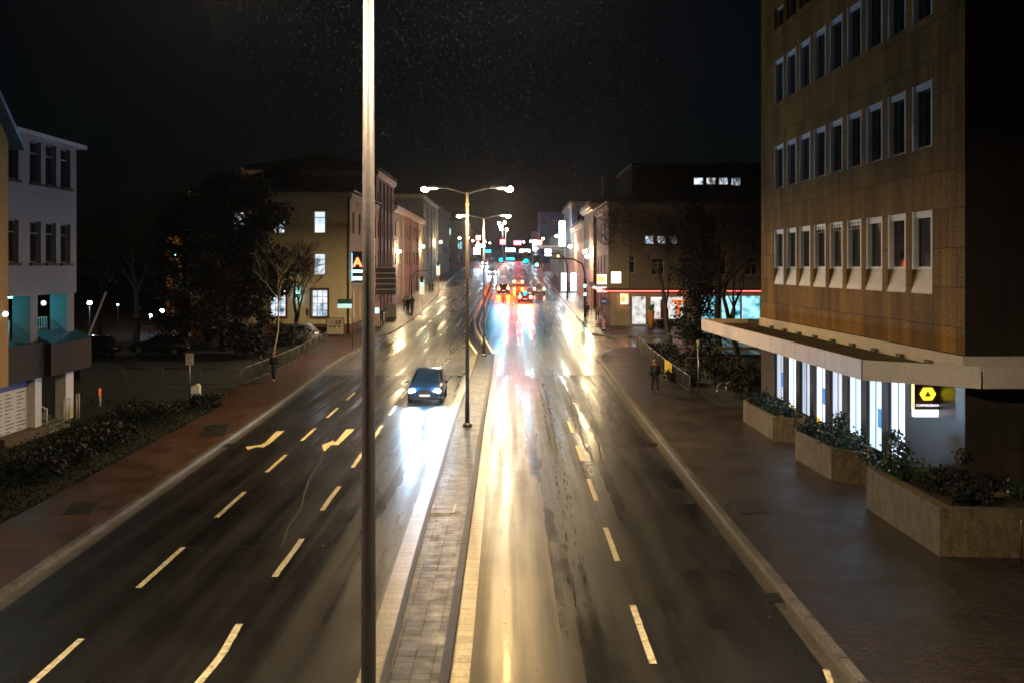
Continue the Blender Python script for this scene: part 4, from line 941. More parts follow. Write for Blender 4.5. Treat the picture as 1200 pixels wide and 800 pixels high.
mb = MB(); mb.box(-9, 0, 0, 6.3, 2.62, 11.2); mb.face([(0,0,11.2),(0,6.3,11.2),(-.0,3.15,14.2)]); mb.face([(-9,0,11.2),(-9,3.15,14.2),(-9,6.3,11.2)]); mb.build('wall', OCH2, nb)
mb = MB(); mb.box(-9, -.5, .3, 6.0, -.2, 2.6); mb.build('recessed_ground_floor', DBR, nb)
mb = MB()
for (ya, za, yb, zb) in ((-.45,10.9,3.15,14.35),(3.15,14.35,6.75,10.9)):
    mb.face([(.35,ya,za),(.35,yb,zb),(-9.3,yb,zb),(-9.3,ya,za)]); mb.face([(.35,ya,za),(.35,yb,zb),(.35,yb,zb+.22),(.35,ya,za+.22)]); mb.face([(.35,ya,za+.22),(.35,yb,zb+.22),(-9.3,yb,zb+.22),(-9.3,ya,za+.22)])
mb.build('roof', pm('blue_metal_roof', (.10,.24,.42), .45, var=.1), nb)
mb = MB(); mb.box(.004,.06,4.3,5.5,5.6,7.4); mb.build('window_frame', DBR, nb)
SMG = em('small_globe', (.75,.85,1), 2.2)
for lab, X_, Y_, Z_ in (('small white globe lamp on the ochre gabled house wall',-17.45,34.3,5.15),('small white globe lamp on the loggia pillar',-19.05,40.5,5.3)):
    t = thing('wall_globe', lab, 'wall lamp', (X_, Y_, Z_)); mb = MB(); mb.ball((0,0,0), .1); mb.build('globe', SMG, t, True); mb = MB(); mb.tube([(0,0,.02),(-.14,0,.06)], .03, 6); mb.build('bracket', DARKM, t)
post_lamp('teal white mercury lamp on a post in front of the gabled house', -14.2, 24.6, 4.8, em('mercury', (.08,.62,.80), 120), .16)

# --- left bed, fence, sign, cabinet, bollard
rnd = random.Random(21); mb = MB()
for k in range(24000):
    y = rnd.uniform(17, 50); xe = lerp_line(LPO, y)-.08; x = xe-(rnd.random()**1.1)*(4.6 if y < 48 else 6.5)
    if rnd.random() < .3*(math.sin(x*2.1)+math.sin(y*1.3)): continue
    leaf(mb, (x, y, zt(y)+rnd.uniform(.0, .34)*(1 if x < xe-.25 else .4)), rnd.uniform(.04,.10), rnd)
o = mb.build('ground_cover', pm('ground_cover_leaf', (.006,.012,.007), .8, var=.6, scale=1.3, spec=.2)); o['kind'] = 'stuff'; o['label'] = 'low dark green ground cover beside the left pavement'
for i, (X_, Y_, rx, ry, h_, lab) in enumerate(((-15.6,27.0,1.2,1.6,.8,'wide dark bush in the bed nearest the viewer on the left'),(-15.4,32.5,1.1,1.5,.9,'dark bush in the left bed opposite the right-turn arrow'),(-15.6,38,1.1,1.6,.75,'low bush in the left bed in front of the white banner wall'),(-16.2,44.0,1.3,1.4,.7,'low bush in the left bed beside the loggia building'),(-14.9,48.2,.6,.7,.6,'small round bush beside the white utility box'))):
    bush(lab, X_, Y_, rx, ry, h_, 400+i, 1500, LEAF, .13)
def railing(label, pts, h, gap=.14, mat=METAL, post=2.0, base=.1, cat='railing', mesh=None, group=None):
    X0, Y0 = pts[0]; z0 = zt(Y0)+base; t = thing('railing', label, cat, (X0, Y0, z0), 0, group)
    ra, ba = MB(), MB()
    for (xa, ya), (xb, yb) in zip(pts, pts[1:]):
        L_ = math.hypot(xb-xa, yb-ya); n = max(1, round(L_/post))
        P = lambda s_, z: Vector((xa+(xb-xa)*s_-X0, ya+(yb-ya)*s_-Y0, zt(ya+(yb-ya)*s_)+base-z0+z))
        for k in range(n):
            ra.tube([P(k/n,h), P((k+1)/n,h)], .035, 6); ra.tube([P(k/n,.12), P((k+1)/n,.12)], .02, 5)
        for k in range(n+1):
            p_ = MB(); p_.tube([P(k/n,-.1), P(k/n,h)], .03, 6); p_.build('post', mat, t, True)
        nb_ = int(L_/gap)
        for k in range(1, nb_): ba.tube([P(k/nb_,.12), P(k/nb_,h)], .009, 4, caps=False)
    ra.build('rail', mat, t, True); ba.build('baluster', mat, t)
    return t
railing('galvanised railing across the dark park path on the left', [(-21.8,56),(-15.2,55.6)], .98, mat=DST)
railing('galvanised railing running along the left pavement towards the ochre house', [(-15.1,55.6),(-14.9,80)], .98, mat=DST)
t = thing('notice_sign', 'small pale notice board on a thin post by the left bed', 'sign', (gx(222.5,50.8), 50.8, 0), 0)
mb = MB(); mb.tube([(0,0,0),(0,0,2.3)], .03, 8); mb.build('post', METAL, t, True)
mb = MB(); mb.box(-.2,.2,-.05,-.032,1.78,2.36); mb.build('board', pm('notice_pale', (.5,.45,.36), .5, var=.1), t)
mb = MB(); rr = random.Random(2)
for k in range(5): mb.box(-.15, -.15+rr.uniform(.14,.3), -.055,-.051, 2.24-.09*k, 2.27-.09*k)
mb.build('small_print', INK, t)
t = thing('utility_box', 'small white utility box with sloped lid at the foot of the notice post', 'utility box', (gx(229.5,50.4), 50.4, 0))
mb = MB(); mb.plate([(-.22,0),(.22,0),(.22,.78),(.1,.88),(-.22,.72)], -.15, .15); mb.build('cabinet', WHITE, t, bevel=.01)
mb = MB(); mb.box(-.18,.18,-.16,-.151,.1,.66); mb.build('door', WHITE, t)
t = thing('bollard', 'white and orange banded bollard in the dark bed', 'bollard', (gx(117,48.4), 48.4, 0))
mb = MB(); mb.tube([(0,0,0),(0,0,.55)], .055, 10); mb.build('shaft', WHITE, t, True); mb = MB(); mb.tube([(0,0,.55),(0,0,.86),(0,0,.9)], [.058,.058,.03], 10); mb.build('reflector', em('reflector_glow', (1,.15,.04), .5), t, True)  # orange band glows to stand for reflected light
t = thing('barrier_arm', 'raised pale barrier arm leaning across the dark yard on the left', 'barrier', (gx(92,60), 60, 0))
mb = MB(); mb.box(-.2,.2,-.2,.2,0,1.1); mb.build('housing', DARKM, t, bevel=.02)
mb = MB(); mb.bar((0,-.23,.9), (1.75,-.23,5.25), .07, .09); mb.build('arm', WHITE, t)
for lab, px_, py_, Y_, mt, r_ in (('white globe lamp in the dark yard behind the loggia building',105,355,78,CGLOBE,.17),('teal globe lamp standing high in the dark park',205,300,98,em('teal_globe',(.25,.8,.85),40),.16),('small blue white park lamp below the lit twigs left of its pair',176,370,88,em('park_blue',(.55,.7,1),180),.15),('small blue white park lamp among brightly lit twigs',190,364,90,MATS['park_blue'],.17),('bright orange lamp on a tall post in front of the yard house',228,304,100,em('orange_globe',(1,.50,.16),600),.2),('tiny teal lamp low behind the park trees',138,357,95,em('teal_tiny',(.3,.75,.8),30),.1)):
    post_lamp(lab, gx(px_,Y_), Y_, gz(py_,Y_), mt, r_, 'lamps in the dark park')
t = thing('dark_notice', 'blue framed sign on a post deep in the park', 'sign', (gx(215,92), 92, zt(92)))
mb = MB(); mb.tube([(0,0,0),(0,0,5.2)], .04, 6); mb.build('post', DARKM, t); mb = MB(); hh = gz(335,92)-zt(92)
for q in ((-.4,.4,hh,hh+.08),(-.4,.4,hh+.7,hh+.78),(-.4,-.32,hh+.085,hh+.695),(.32,.4,hh+.085,hh+.695)): mb.box(q[0],q[1],-.05,.05,q[2],q[3])
mb.build('lit_frame', em('blue_frame', (.08,.35,.6), .6), t)

# trees
dense_tree('evergreen_tree', 'tall dense dark evergreen beside the ochre corner house', gx(306,73), 73, 12.9, 3.0, 51, 15000, LEAF, .24, .04, .7)
dense_tree('evergreen_tree', 'broad dark evergreen behind the railing left of the tall one', gx(262,77), 77, 14.0, 3.2, 52, 15000, LEAF2, .22, .03, .7)
dense_tree('evergreen_tree', 'dark ragged evergreen farthest left of the three by the railing', gx(216,80), 80, 12.5, 3.2, 59, 13000, LEAF, .22, .03, .7)
tree('bare_tree', 'bare spreading tree in front of the orange lit yard house', gx(245,80), 80, 13.5, 53, 5, 1, .12, LEAF2)
tree('bare_tree', 'bare twiggy tree against the ochre corner house wall', gx(343,84), 84, 10.5, 54, 5, 0, lean=(.15,0), trunk=.2)
tree('bare_tree', 'young pale stemmed tree leaning behind the left railing', gx(319,70), 70, 7.5, 55, 3, 1, .12, LEAF2, .06, BARKP, (.10,0), .6)
tree('bare_tree', 'large bare tree deep in the dark park on the left', gx(160,82), 82, 14, 56, 5, 1, .13, LEAF2)
tree('bare_tree', 'small bare tree lit white by the park lamp', gx(198,93), 93, 5.6, 57, 4, 1, .12, LEAF2, lean=(.1,0), trunk=.25)
tree('bare_tree', 'bare tree standing behind the loggia building', gx(118,75), 75, 10, 58, 4, 1, .13, LEAF2)
dense_tree('ivy_tree', 'dense ivy covered tree between the corner shop windows', gx(818,74), 74, 11.5, 2.1, 61, 10000, LEAF, .19, .03, .7)
tree('bare_tree', 'wide bare tree reaching over the canopy beside the office block', gx(868,66), 66, 14.0, 62, 6, 0, .14, LEAF2, .2, BARKT, (-.25,0), .22, .95)
tree('bare_tree', 'bare tree spreading in front of the corner shop upper floor', gx(785,82), 82, 14.5, 63, 6, 0, .14, LEAF2, .19, BARKT, (-.12,0), .22, 1.0)
tree('bare_tree', 'dark bare tree behind the ivy tree on the right', gx(842,80), 80, 14.5, 64, 6, 0, .16, LEAF2)
for i, (px_, Y_, rx, ry, h_, lab) in enumerate(((775,73,1.3,1.6,1.0,'dark bush behind the railing below the corner shop'),(800,68,1.4,1.5,1.3,'rounded bush behind the railing beside the ivy tree'),(835,62,1.6,1.6,1.7,'large dark bush below the canopy end'),(862,56,1.3,1.4,1.5,'dark bush behind the slim bollard lamp'),(880,51,.9,1.0,1.3,'bush tight against the far end of the office block'),(800,58,.9,1.2,.7,'low bush behind the near end of the right railing'))):
    bush(lab, gx(px_,Y_), Y_, rx, ry, h_, 500+i, 1700, LEAF, .14)
bush('dark bush in front of the ochre house plinth', gx(332,80), 80, 1.0, 1.0, 1.9, 520, 1600, LEAF, .14)
bush('flowering bush below the lit corner shop window', gx(775,94.2), 94.2, 1.4, .5, .9, 521, 1200, LEAF2, .13)

# --- right railing, banner, bollard lamp, bike rack
railing('dark railing along the right pavement with a yellow banner on it', [(9.35,52.3),(9.75,78)], .92, .13, DST, 2.1, .12)
railing('low dark railing along the side street below the corner shop', [(10.0,79.2),(17,79.2)], .95, .16, DST, 2.2, .05)
railing('dark fence in the shade behind the bollard lamp', [(10.6,60.5),(16,60.5)], 1.25, .2, DST, 2.5, .0, 'fence')
t = thing('banner', 'yellow banner tied to the right railing behind the walking person', 'banner', (9.42, 58.2, .12), math.atan2(-.4,25.7))
mb = MB(); n = 8
for k in range(n):
    ya, yb = k*3.2/n, (k+1)*3.2/n; xa, xb = -.075-.02*math.sin(k*1.3), -.075-.02*math.sin((k+1)*1.3)
    mb.face([(xa,ya,.02),(xa,ya,1.0),(xb,yb,1.0),(xb,yb,.02)]); mb.face([(xa+.01,ya,.02),(xb+.01,yb,.02),(xb+.01,yb,1.0),(xa+.01,ya,1.0)])
mb.build('cloth', pm('banner_yellow', (.75,.52,.03), .6, var=.08), t)
mb = MB(); rr = random.Random(9)
for k in range(4): mb.box(-.105,-.098,.4,.4+rr.uniform(1.2,2.3),.78-.17*k,.83-.17*k)
mb.build('faint_print', pm('faint_ink', (.5,.33,.02), .6, var=0), t)
t = thing('bollard_lamp', 'slim unlit park lamp post standing at the end of the right railing', 'lamp post', (gx(818.5,52.6), 52.6, .1))
mb = MB(); mb.tube([(0,0,0),(0,0,2.35)], [.05,.04], 10); mb.build('post', METAL, t, True); mb = MB(); mb.tube([(0,0,2.35),(0,0,2.55),(0,0,2.75),(0,0,2.85)], [.05,.09,.10,.02], 10); mb.build('lamp_shade', pm('lamp_shade_grey', (.45,.43,.3), .4), t, True)
rk0 = thing('bike_rack', 'left steel bicycle hoop behind the farthest planter', 'bike rack', (gx(849,51.5), 51.5, .05), 0)
mb = MB(); mb.tube([(.4*math.cos(math.pi*k/10), 0, .45+.3*math.sin(math.pi*k/10)) for k in range(11)], .025, 8); mb.tube([(-.4,0,0),(-.4,0,.45)], .025, 8); mb.tube([(.4,0,0),(.4,0,.45)], .025, 8); mb.build('hoop', METAL, rk0, True)
clone(rk0, (gx(860,52.5), 52.5, .05), 'right steel bicycle hoop behind the farthest planter')

# --- guard rail on the far median
t = thing('guard_rail', 'pale steel guard rail curving along the far central island', 'guard rail', (-2.1, 74.6, zt(74.6)+.1))
GR = [(74.6,-2.1),(84,-3.0),(97,-3.7),(135,-3.75),(205,-3.85)]
ra = MB(); ys = cut(YS, 74.6, 205)
for a, b in zip(ys, ys[1:]):
    for zc, dx in ((.52,.07),(.66,.07),(.59,.03)): ra.bar((lerp_line(GR,a)+2.1+dx, a-74.6, zt(a)-zt(74.6)+zc), (lerp_line(GR,b)+2.1+dx, b-74.6, zt(b)-zt(74.6)+zc), .03, .10)
    ra.bar((lerp_line(GR,a)+2.1-.07, a-74.6, zt(a)-zt(74.6)+.6), (lerp_line(GR,b)+2.1-.07, b-74.6, zt(b)-zt(74.6)+.6), .03, .26)
ra.build('beam', pm('pale_steel', (.62,.55,.47), .45, .4, var=.2), t)
for k in range(44):
    y = 75+3*k; p = MB(); p.box(lerp_line(GR,y)+2.1-.05, lerp_line(GR,y)+2.1+.02, y-.04-74.6, y+.04-74.6, zt(y)-zt(74.6)-.1, zt(y)-zt(74.6)+.7); p.build('post', METAL, t)

# ------------------------------------------------------------------ cars
HL = em('headlight_white', (.42,.70,1.0), 4300); TL = em('tail_red', (1,.06,.004), 4800); TLW = em('tail_warm', (1,.085,.006), 6500); PLATE = em('plate_lit', (.8,.85,.9), .7); PLATEU = pm('plate_white', (.75,.75,.72), .4, var=0)
def car(label, X, Y, paint, facing='away', kind='hatch', lights=True, scale=1.0, group='cars on the road', rz=0, head=None, tail=None, z=None):
    """front points to local -y"""
    t = thing('car', label, 'car', (X, Y, zt(Y)+.01 if z is None else z), (0 if facing == 'towards' else math.pi)+rz, group)
    tilt = math.atan(.032) if Y > 72 else 0
    t.rotation_euler[0] = tilt if facing == 'towards' else -tilt
    hi = {'hatch':1.46,'mpv':1.62,'sedan':1.42}[kind]; L2 = 2.05 if kind != 'sedan' else 2.25
    # y, zbot, zbelt, ztop, w_mid, w_top
    st = [(-L2,.34,.62,.66,.62,.50),(-L2+.10,.24,.72,.76,.78,.62),(-L2+.45,.20,.84,.88,.85,.66),(-.95,.20,.95,1.00,.87,.68)]
    if kind == 'sedan': st += [(-.15,.20,.98,hi-.04,.87,.56),(.35,.20,.98,hi,.87,.57),(.95,.20,.98,hi-.06,.87,.56),(1.55,.22,.98,1.04,.86,.62),(L2-.12,.28,.95,.99,.80,.60),(L2,.38,.80,.84,.70,.55)]
    else: st += [(-.25 if kind == 'mpv' else -.15,.20,.98,hi-.05,.87,.57),(.4,.20,.98,hi,.87,.58),(1.35,.20,.98,hi-.05,.87,.57),(L2-.22,.24,.98,hi-.42,.84,.60),(L2-.05,.30,.92,.98,.80,.62),(L2,.40,.70,.74,.74,.6)]
    secs = []
    for (y, zb, zl, ztop, wm, wt) in st:
        half = [(wm*.80,zb),(wm*.97,zb+.12),(wm,(zb+zl)/2+.05),(wm*.985,zl-.06),(wm*.94,zl),(wt+.02,ztop-.05),(wt*.85,ztop)]
        secs.append([(-a, y, b) for a, b in half]+[(a, y, b) for a, b in half[::-1]])
    mb = MB(); n = len(secs[0])
    for s in secs: mb.v += s
    for k in range(len(secs)-1):
        for j in range(n):
            a = k*n+j; b = k*n+(j+1) % n; mb.f.append((a, a+n, b+n, b)); mb.mi.append(0)
    mb.f.append(tuple(range(n))); mb.mi.append(0); mb.f.append(tuple((len(secs)-1)*n+j for j in range(n))[::-1]); mb.mi.append(0)
    body = mb.build('body', paint, t, True); bv = body.modifiers.new('edge', 'BEVEL'); bv.width = .02; bv.limit_method = 'ANGLE'; bv.angle_limit = R(35)
    def lp(a, b, q): return Vector(a)*(1-q)+Vector(b)*q
    def pane(i0, i1, name, inset=.06, off=.012):
        A, B = secs[i0], secs[i1]; p0, p1, p2, p3 = Vector(A[5]), Vector(A[8]), Vector(B[8]), Vector(B[5])
        c = (p0+p1+p2+p3)/4; nrm = (p1-p0).cross(p3-p0).normalized()
        if nrm.z < 0: nrm = -nrm
        g_ = MB(); g_.face([c+(p-c)*.93+nrm*.035 for p in (p0,p1,p2,p3)]); return g_.build(name, GLASS, t)
    i_c, i_r = 3, 4; pane(i_c, i_r, 'windscreen'); pane(6, 7, 'rear_window')
    for s in (0, 1):
        sgn = -1 if s == 0 else 1
        def W(i, q): 
            A = secs[i]; a, b = (A[4], A[5]) if s == 0 else (A[9], A[8]); return lp(a, b, q)+Vector((sgn*.012,0,.004))
        for (ia, ib) in ((4,5),(5,6)):
            g_ = MB(); dy = Vector((0,.04,0)); q = [W(ia,.10)+dy, W(ib,.10)-dy, W(ib,.88)-dy, W(ia,.88)+dy]; g_.face(q if sgn > 0 else q[::-1]); g_.build('side_window', GLASS, t)
        g_ = MB(); q = [W(3,.3)+Vector((0,.35,0)), W(4,.10)-Vector((0,.04,0)), W(4,.86)-Vector((0,.04,0))]; g_.face(q); g_.build('side_window', GLASS, t)
        mr = MB(); mr.ball((sgn*.98,-.72,1.0), .1, .95,.6,.75, 8, 6); mr.bar((sgn*.86,-.70,.97), (sgn*.93,-.71,.98), .05,.04); mr.build('wing_mirror', paint, t, True)
        for y in (-1.28, 1.25):
            wh = bpy.data.objects.new('wheel', None); col.objects.link(wh); wh.parent = t; wh.location = (sgn*.78, y, .31); wh.empty_display_size = .1
            g_ = MB(); g_.tube([(-.10,0,0),(-.07,0,0),(.07,0,0),(.10,0,0)], [.27,.31,.31,.27], 18); g_.build('tyre', RUBBER, wh, False)
            g_ = MB(); g_.tube([(sgn*.06,0,0),(sgn*.108,0,0)], [.20,.17], 12); g_.build('rim', METAL, wh)
    on = lights
    hm = (head or HL) if (on and facing == 'towards') else pm('lamp_glass', (.5,.5,.52), .15, var=0)
    for s in (-1, 1):
        g_ = MB(); g_.ball((s*.60,-L2+.11,.66), .15, 1.15,.62,.80, 8, 5); g_.build('headlight', hm, t, True)
        tm = (tail or TL) if (on and facing == 'away') else pm('tail_glass', (.18,.01,.01), .2, var=0)
        g_ = MB(); g_.box(s*.69-.11,s*.69+.11,L2-.10,L2-.004,.74,.74+(.30 if kind != 'sedan' else .18)); g_.build('tail_light_housing', BLACK, t)
        g_ = MB(); g_.face([(s*.69+.10,L2+.002,.75),(s*.69-.10,L2+.002,.75),(s*.69-.10,L2+.002,.73+(.30 if kind != 'sedan' else .18)),(s*.69+.10,L2+.002,.73+(.30 if kind != 'sedan' else .18))]); g_.build('tail_light', tm, t)
    g_ = MB(); g_.box(-.26,.26,-L2-.03,-L2-.006,.42,.53); g_.build('number_plate', PLATE if on else PLATEU, t)
    g_ = MB(); g_.box(-.26,.26,L2+.006,L2+.03,.52,.63); g_.build('number_plate', PLATE if on else PLATEU, t)
    g_ = MB(); g_.box(-.36,.36,-L2-.025,-L2-.005,.56,.70); g_.build('grille', BLACK, t)
    g_ = MB()
    for z in (.585,.625,.665): g_.box(-.34,.34,-L2-.034,-L2-.026,z,z+.012)
    g_.build('grille_bar', METAL, t)
    g_ = MB(); g_.box(-.74,.74,-L2-.012,-L2+.1,.27,.38); g_.build('bumper', BLACK, t, bevel=.02)
    g_ = MB(); g_.box(-.74,.74,L2-.1,L2+.012,.34,.46); g_.build('bumper', BLACK, t, bevel=.02)
    for s in (-1, 1): g_ = MB(); g_.bar((s*.08,-.98,1.03), (s*.62,-.90,1.05), .015,.015); g_.build('wiper', BLACK, t)
    if on and facing == 'towards':
        for s in (-1, 1):
            l = bpy.data.lights.new('headlight_beam', 'SPOT'); l.energy = HEAD_W; l.color = (.58,.77,1.0); l.spot_size = R(50); l.spot_blend = 1.0; l.shadow_soft_size = .1
            lo = bpy.data.objects.new('headlight_beam', l); col.objects.link(lo); lo.parent = t; lo.location = (s*.60,-L2-.06,.66); lo.rotation_euler = (R(90-13), 0, math.pi)
    return t
HEAD_W = 1300
NAVY = pm('navy_paint', (.014,.050,.15), .28, .2, var=.05, coat=1); SILV = pm('silver_paint', (.42,.43,.45), .3, .7, var=.04, coat=1); BLK = pm('black_paint', (.015,.015,.017), .25, .1, var=0, coat=1); REDP = pm('red_paint', (.30,.02,.015), .3, .1, var=.03, coat=1); WHP = pm('white_paint', (.65,.65,.65), .3, 0, var=.03, coat=1)
yc = gY(474.5); car('dark blue hatchback driving towards the viewer with bright headlights', gx(497.5,yc), yc+2.05, NAVY, 'towards', 'mpv')
for lab, px_, py_, p_, k_, tl in (('dark car braking beside the guard rail with red tail lights',590,345.5,BLK,'hatch',TL),('red lit saloon nearest behind the orange road reflections',615.5,356,REDP,'sedan',TLW),('farther white car in the middle lane with red tail lights',607.3,336.5,WHP,'hatch',TL),('silver hatchback in the right lane near the pavement',632,346,SILV,'hatch',em('tail_dim',(1,.35,.25),60))):
    y = gY(py_); car(lab, gx(px_,y), y+2.05, p_, 'away', k_, True, tail=tl)
HEAD_W = 2500
for lab, px_, py_, p_ in (('white glaring oncoming car left of the overhead signals',577,322.5,WHP),('oncoming dark car with bright headlights far up the road',568,311,BLK)):
    y = gY(py_); car(lab, gx(px_,y), y, p_, 'towards', 'hatch', True)
for i, (lab, px_, Y_, p_) in enumerate((('parked dark car in the yard behind the loggia building',107,74,BLK),('parked dark car in the park yard behind the notice post',187,74,BLK))):
    car(lab, gx(px_,Y_), Y_, p_, 'away', 'hatch', False, group='cars parked in the yard', rz=R(75+20*i))
car('pale van-like car parked behind the left railing by the ochre house', gx(337,80), 82, SILV, 'away', 'mpv', False, group='cars parked in the yard', rz=R(80))

# ------------------------------------------------------------------ people
def skinned(name, verts, edges, radii, mat, parent, sub=2):
    me = bpy.data.meshes.new(name); me.from_pydata(verts, edges, []); me.materials.append(mat); o = bpy.data.objects.new(name, me); col.objects.link(o); o.parent = parent
    md = o.modifiers.new('skin', 'SKIN'); md.use_smooth_shade = True
    for i, r in enumerate(radii):
        sv = me.skin_vertices[0].data[i]; sv.radius = r if isinstance(r, tuple) else (r, r); sv.use_root = (i == 0)
    s = o.modifiers.new('smooth', 'SUBSURF'); s.levels = 1; s.render_levels = 1
    return o
def person(label, X, Y, rz, coat, trousers, hair, stride=.28, group=None, h=1.75, base=.12, bag=None, hood=None):
    """figure in a coat with hands in the pockets, facing local -y"""
    t = thing('person', label, 'person', (X, Y, zt(Y)+base), rz, group); k = h/1.75; s = stride
    V = [(0,0,.95),(0,0,1.10),(0,0,1.28),(0,0,1.42),(0,-.01,1.50),(0,-.02,1.58),(0,-.03,1.66),(0,-.02,1.73),
         (.10,0,.90),(.11,-s*.45,.50),(.11,-s*.55,.09),(.11,-s*.55-.16,.035),(-.10,0,.90),(-.11,s*.12,.50),(-.11,s*.62,.12),(-.11,s*.62-.15,.035),
         (.19,0,1.41),(.25,.05,1.14),(.19,-.10,.96),(-.19,0,1.41),(-.25,.05,1.14),(-.19,-.10,.96),(.12,-.16,.93),(-.12,-.16,.93),(0,-.13,1.62)]
    E = [(0,1),(1,2),(2,3),(3,4),(4,5),(5,6),(6,7),(0,8),(8,9),(9,10),(10,11),(0,12),(12,13),(13,14),(14,15),(3,16),(16,17),(17,18),(3,19),(19,20),(20,21),(18,22),(21,23),(6,24)]
    Rr = [.13,.12,.14,.12,.055,.07,.092,.06,.085,.06,.042,.04,.085,.06,.042,.04,.06,.045,.036,.06,.045,.036,.03,.03,.018]
    sc_ = lambda vs: [(x*k, y*k, z*k) for x, y, z in vs]
    skinned('body', sc_(V), E, [r*k for r in Rr], SKIN, t)
    ci = [0,1,2,3,16,17,18,19,20,21]; cv = [V[i] for i in ci]+[(0,.01,.78),(0,0,1.49)]
    ce = [(0,1),(1,2),(2,3),(3,4),(4,5),(5,6),(3,7),(7,8),(8,9),(0,10),(3,11)]
    skinned('coat', sc_(cv), ce, [r*k for r in (.165,.16,.175,.155,.085,.068,.062,.085,.068,.062,.185,.075)], coat, t)
    ti = [0,8,9,10,12,13,14]; tv = [V[i] for i in ti]; skinned('trousers', sc_(tv), [(0,1),(1,2),(2,3),(0,4),(4,5),(5,6)], [r*k for r in (.15,.10,.078,.062,.10,.078,.062)], trousers, t)
    for a, b in ((10,11),(14,15)):
        skinned('shoe', sc_([(V[a][0],V[a][1]+.04,.05),(V[b][0],V[b][1]+.08,.045),(V[b][0],V[b][1],.03)]), [(0,1),(1,2)], [.05*k,.048*k,.03*k], BLACK, t)
    hb = MB(); hb.ball((0,.012*k,1.675*k), .108*k, .95,1.02,.98, 12, 8); hb.v = [(x, max(y, -.045*k) if z < 1.71*k else max(y, -.085*k), z) for x, y, z in hb.v]; hb.build('hair', hood or hair, t, True)
    if bag:
        b_ = MB(); b_.ball((0,.2*k,1.22*k), .2*k, .8,.45,1.1, 12, 8); b_.build('backpack', bag, t, True)
    return t
CDARK = pm('dark_cloth', (.020,.022,.030), .8, var=.2); CGREY = pm('grey_cloth', (.3,.29,.28), .8, var=.2); CJEAN = pm('jeans_cloth', (.03,.04,.07), .8, var=.2); CBRN = pm('brown_cloth', (.06,.04,.03), .8, var=.2); CORG = pm('orange_cloth', (.55,.22,.03), .8, var=.1)
HDK = pm('dark_hair', (.02,.015,.012), .5, var=.2); HFR = pm('fair_hair', (.28,.18,.08), .5, var=.2)
y = gY(460.5,.12); person('person in a dark coat with a backpack walking away along the right pavement', gx(767.5,y), y, math.pi+.1, CDARK, CDARK, HFR, .30, None, 1.78, .12, BLACK)
y = gY(446.5,.12); person('person in dark clothes walking along the left railing', gx(321,y), y, -.2, CDARK, CJEAN, HFR, .30, None, 1.74)
for lab, px_, py_, rz_, c_, tr_, hd in (
    ('person in a light jacket at the corner shop kerb',700,377.5,.2,CGREY,CJEAN,HDK),('person in a dark coat beside the round sign at the right corner',688,374,2.9,CDARK,CDARK,HDK),('person in dark clothes stepping past the blue arrow sign',709,374.5,-.6,CDARK,CJEAN,HDK),('person in a brown coat by the corner shop wall',713.5,375,1.3,CBRN,CDARK,HDK),
    ('left person of the couple strolling up the right pavement',664.5,342,math.pi,CDARK,CJEAN,HDK),('right person of the couple strolling up the right pavement',669.2,342,math.pi,CDARK,CDARK,HDK),
    ('person with an orange scarf in the group on the left pavement',474.8,365.5,.4,CORG,CDARK,HDK),('person in black in the middle of the group on the left pavement',478.5,366,2.8,CDARK,CDARK,HDK),('tall person in dark grey at the edge of the group on the left pavement',482.8,364.5,3.3,CBRN,CJEAN,HDK),
    ('person standing by the lit shopfront far up the left pavement',503.5,342.5,1.5,CBRN,CDARK,HDK),('person in pale clothes beside the far left traffic light',507,341.5,-1.2,CGREY,CDARK,HDK),('dark figure standing below the left direction board',447,381,1.2,CDARK,CDARK,HDK)):
    y = gY(py_,.12); person(lab, gx(px_,y), y, rz_, c_, tr_, hd, .2, 'people on the pavements up the street', 1.72)

# ------------------------------------------------------------------ traffic signals, signs
GRN = em('signal_green', (.0,.42,.55), 5200); GRNW = em('signal_green_small', (.05,.85,.7), 60); REDS = em('signal_red', (1,.05,.04), 120)
def head(mb_t, x, z, lens, which, parent, tall=1.15):
    mb = MB(); mb.box(x-.34,x+.34,-.02,.02,z-.2,z+tall+.2); mb.build('back_board', DARKM, parent)
    mb = MB(); mb.box(x-.17,x+.17,-.26,-.021,z,z+tall); hd = mb.build('signal_head', BLACK, parent, bevel=.02)
    for k in range(3):
        zc = z+tall*(.17+.33*k); mt = lens if k == which else BLACK
        mb = MB(); mb.tube([(x,-.285,zc),(x,-.262,zc)], .165, 14); mb.build('lens', mt, hd)
        mb = MB(); mb.tube([(x,-.40,zc+.10),(x,-.262,zc+.10)], .06, 8); 
t = thing('overhead_signal', 'dark cantilever mast carrying green traffic signals over the right carriageway', 'traffic light', (7.75, 106, zt(106)+.12))
mb = MB(); mb.tube([(0,0,0),(0,0,4.6),(-.25,0,5.6),(-1.2,0,6.15),(-5.4,0,6.3)], [.12,.10,.09,.08,.05], 10); mb.build('mast', DARKM, t, True)
head(t, gx(629,106)-7.75, 5.35, GRNW, 0, t, 1.0)
mb = MB(); mb.box(-.14,.14,-.3,-.12,3.1,4.1); mb.build('signal_head', BLACK, t); mb = MB(); mb.tube([(0,-.33,3.3),(0,-.302,3.3)], .12, 12); mb.build('lens', GRNW, t)
mb = MB(); mb.box(-.14,.14,-.3,-.12,2.2,3.0); mb.build('signal_head', BLACK, t); mb = MB(); mb.tube([(0,-.33,2.4),(0,-.302,2.4)], .12, 12); mb.build('lens', GRNW, t)
t = thing('overhead_signal', 'farther overhead signal arm with two glaring blue green lights above the lanes', 'traffic light', (7.6, 137, zt(137)+.12))
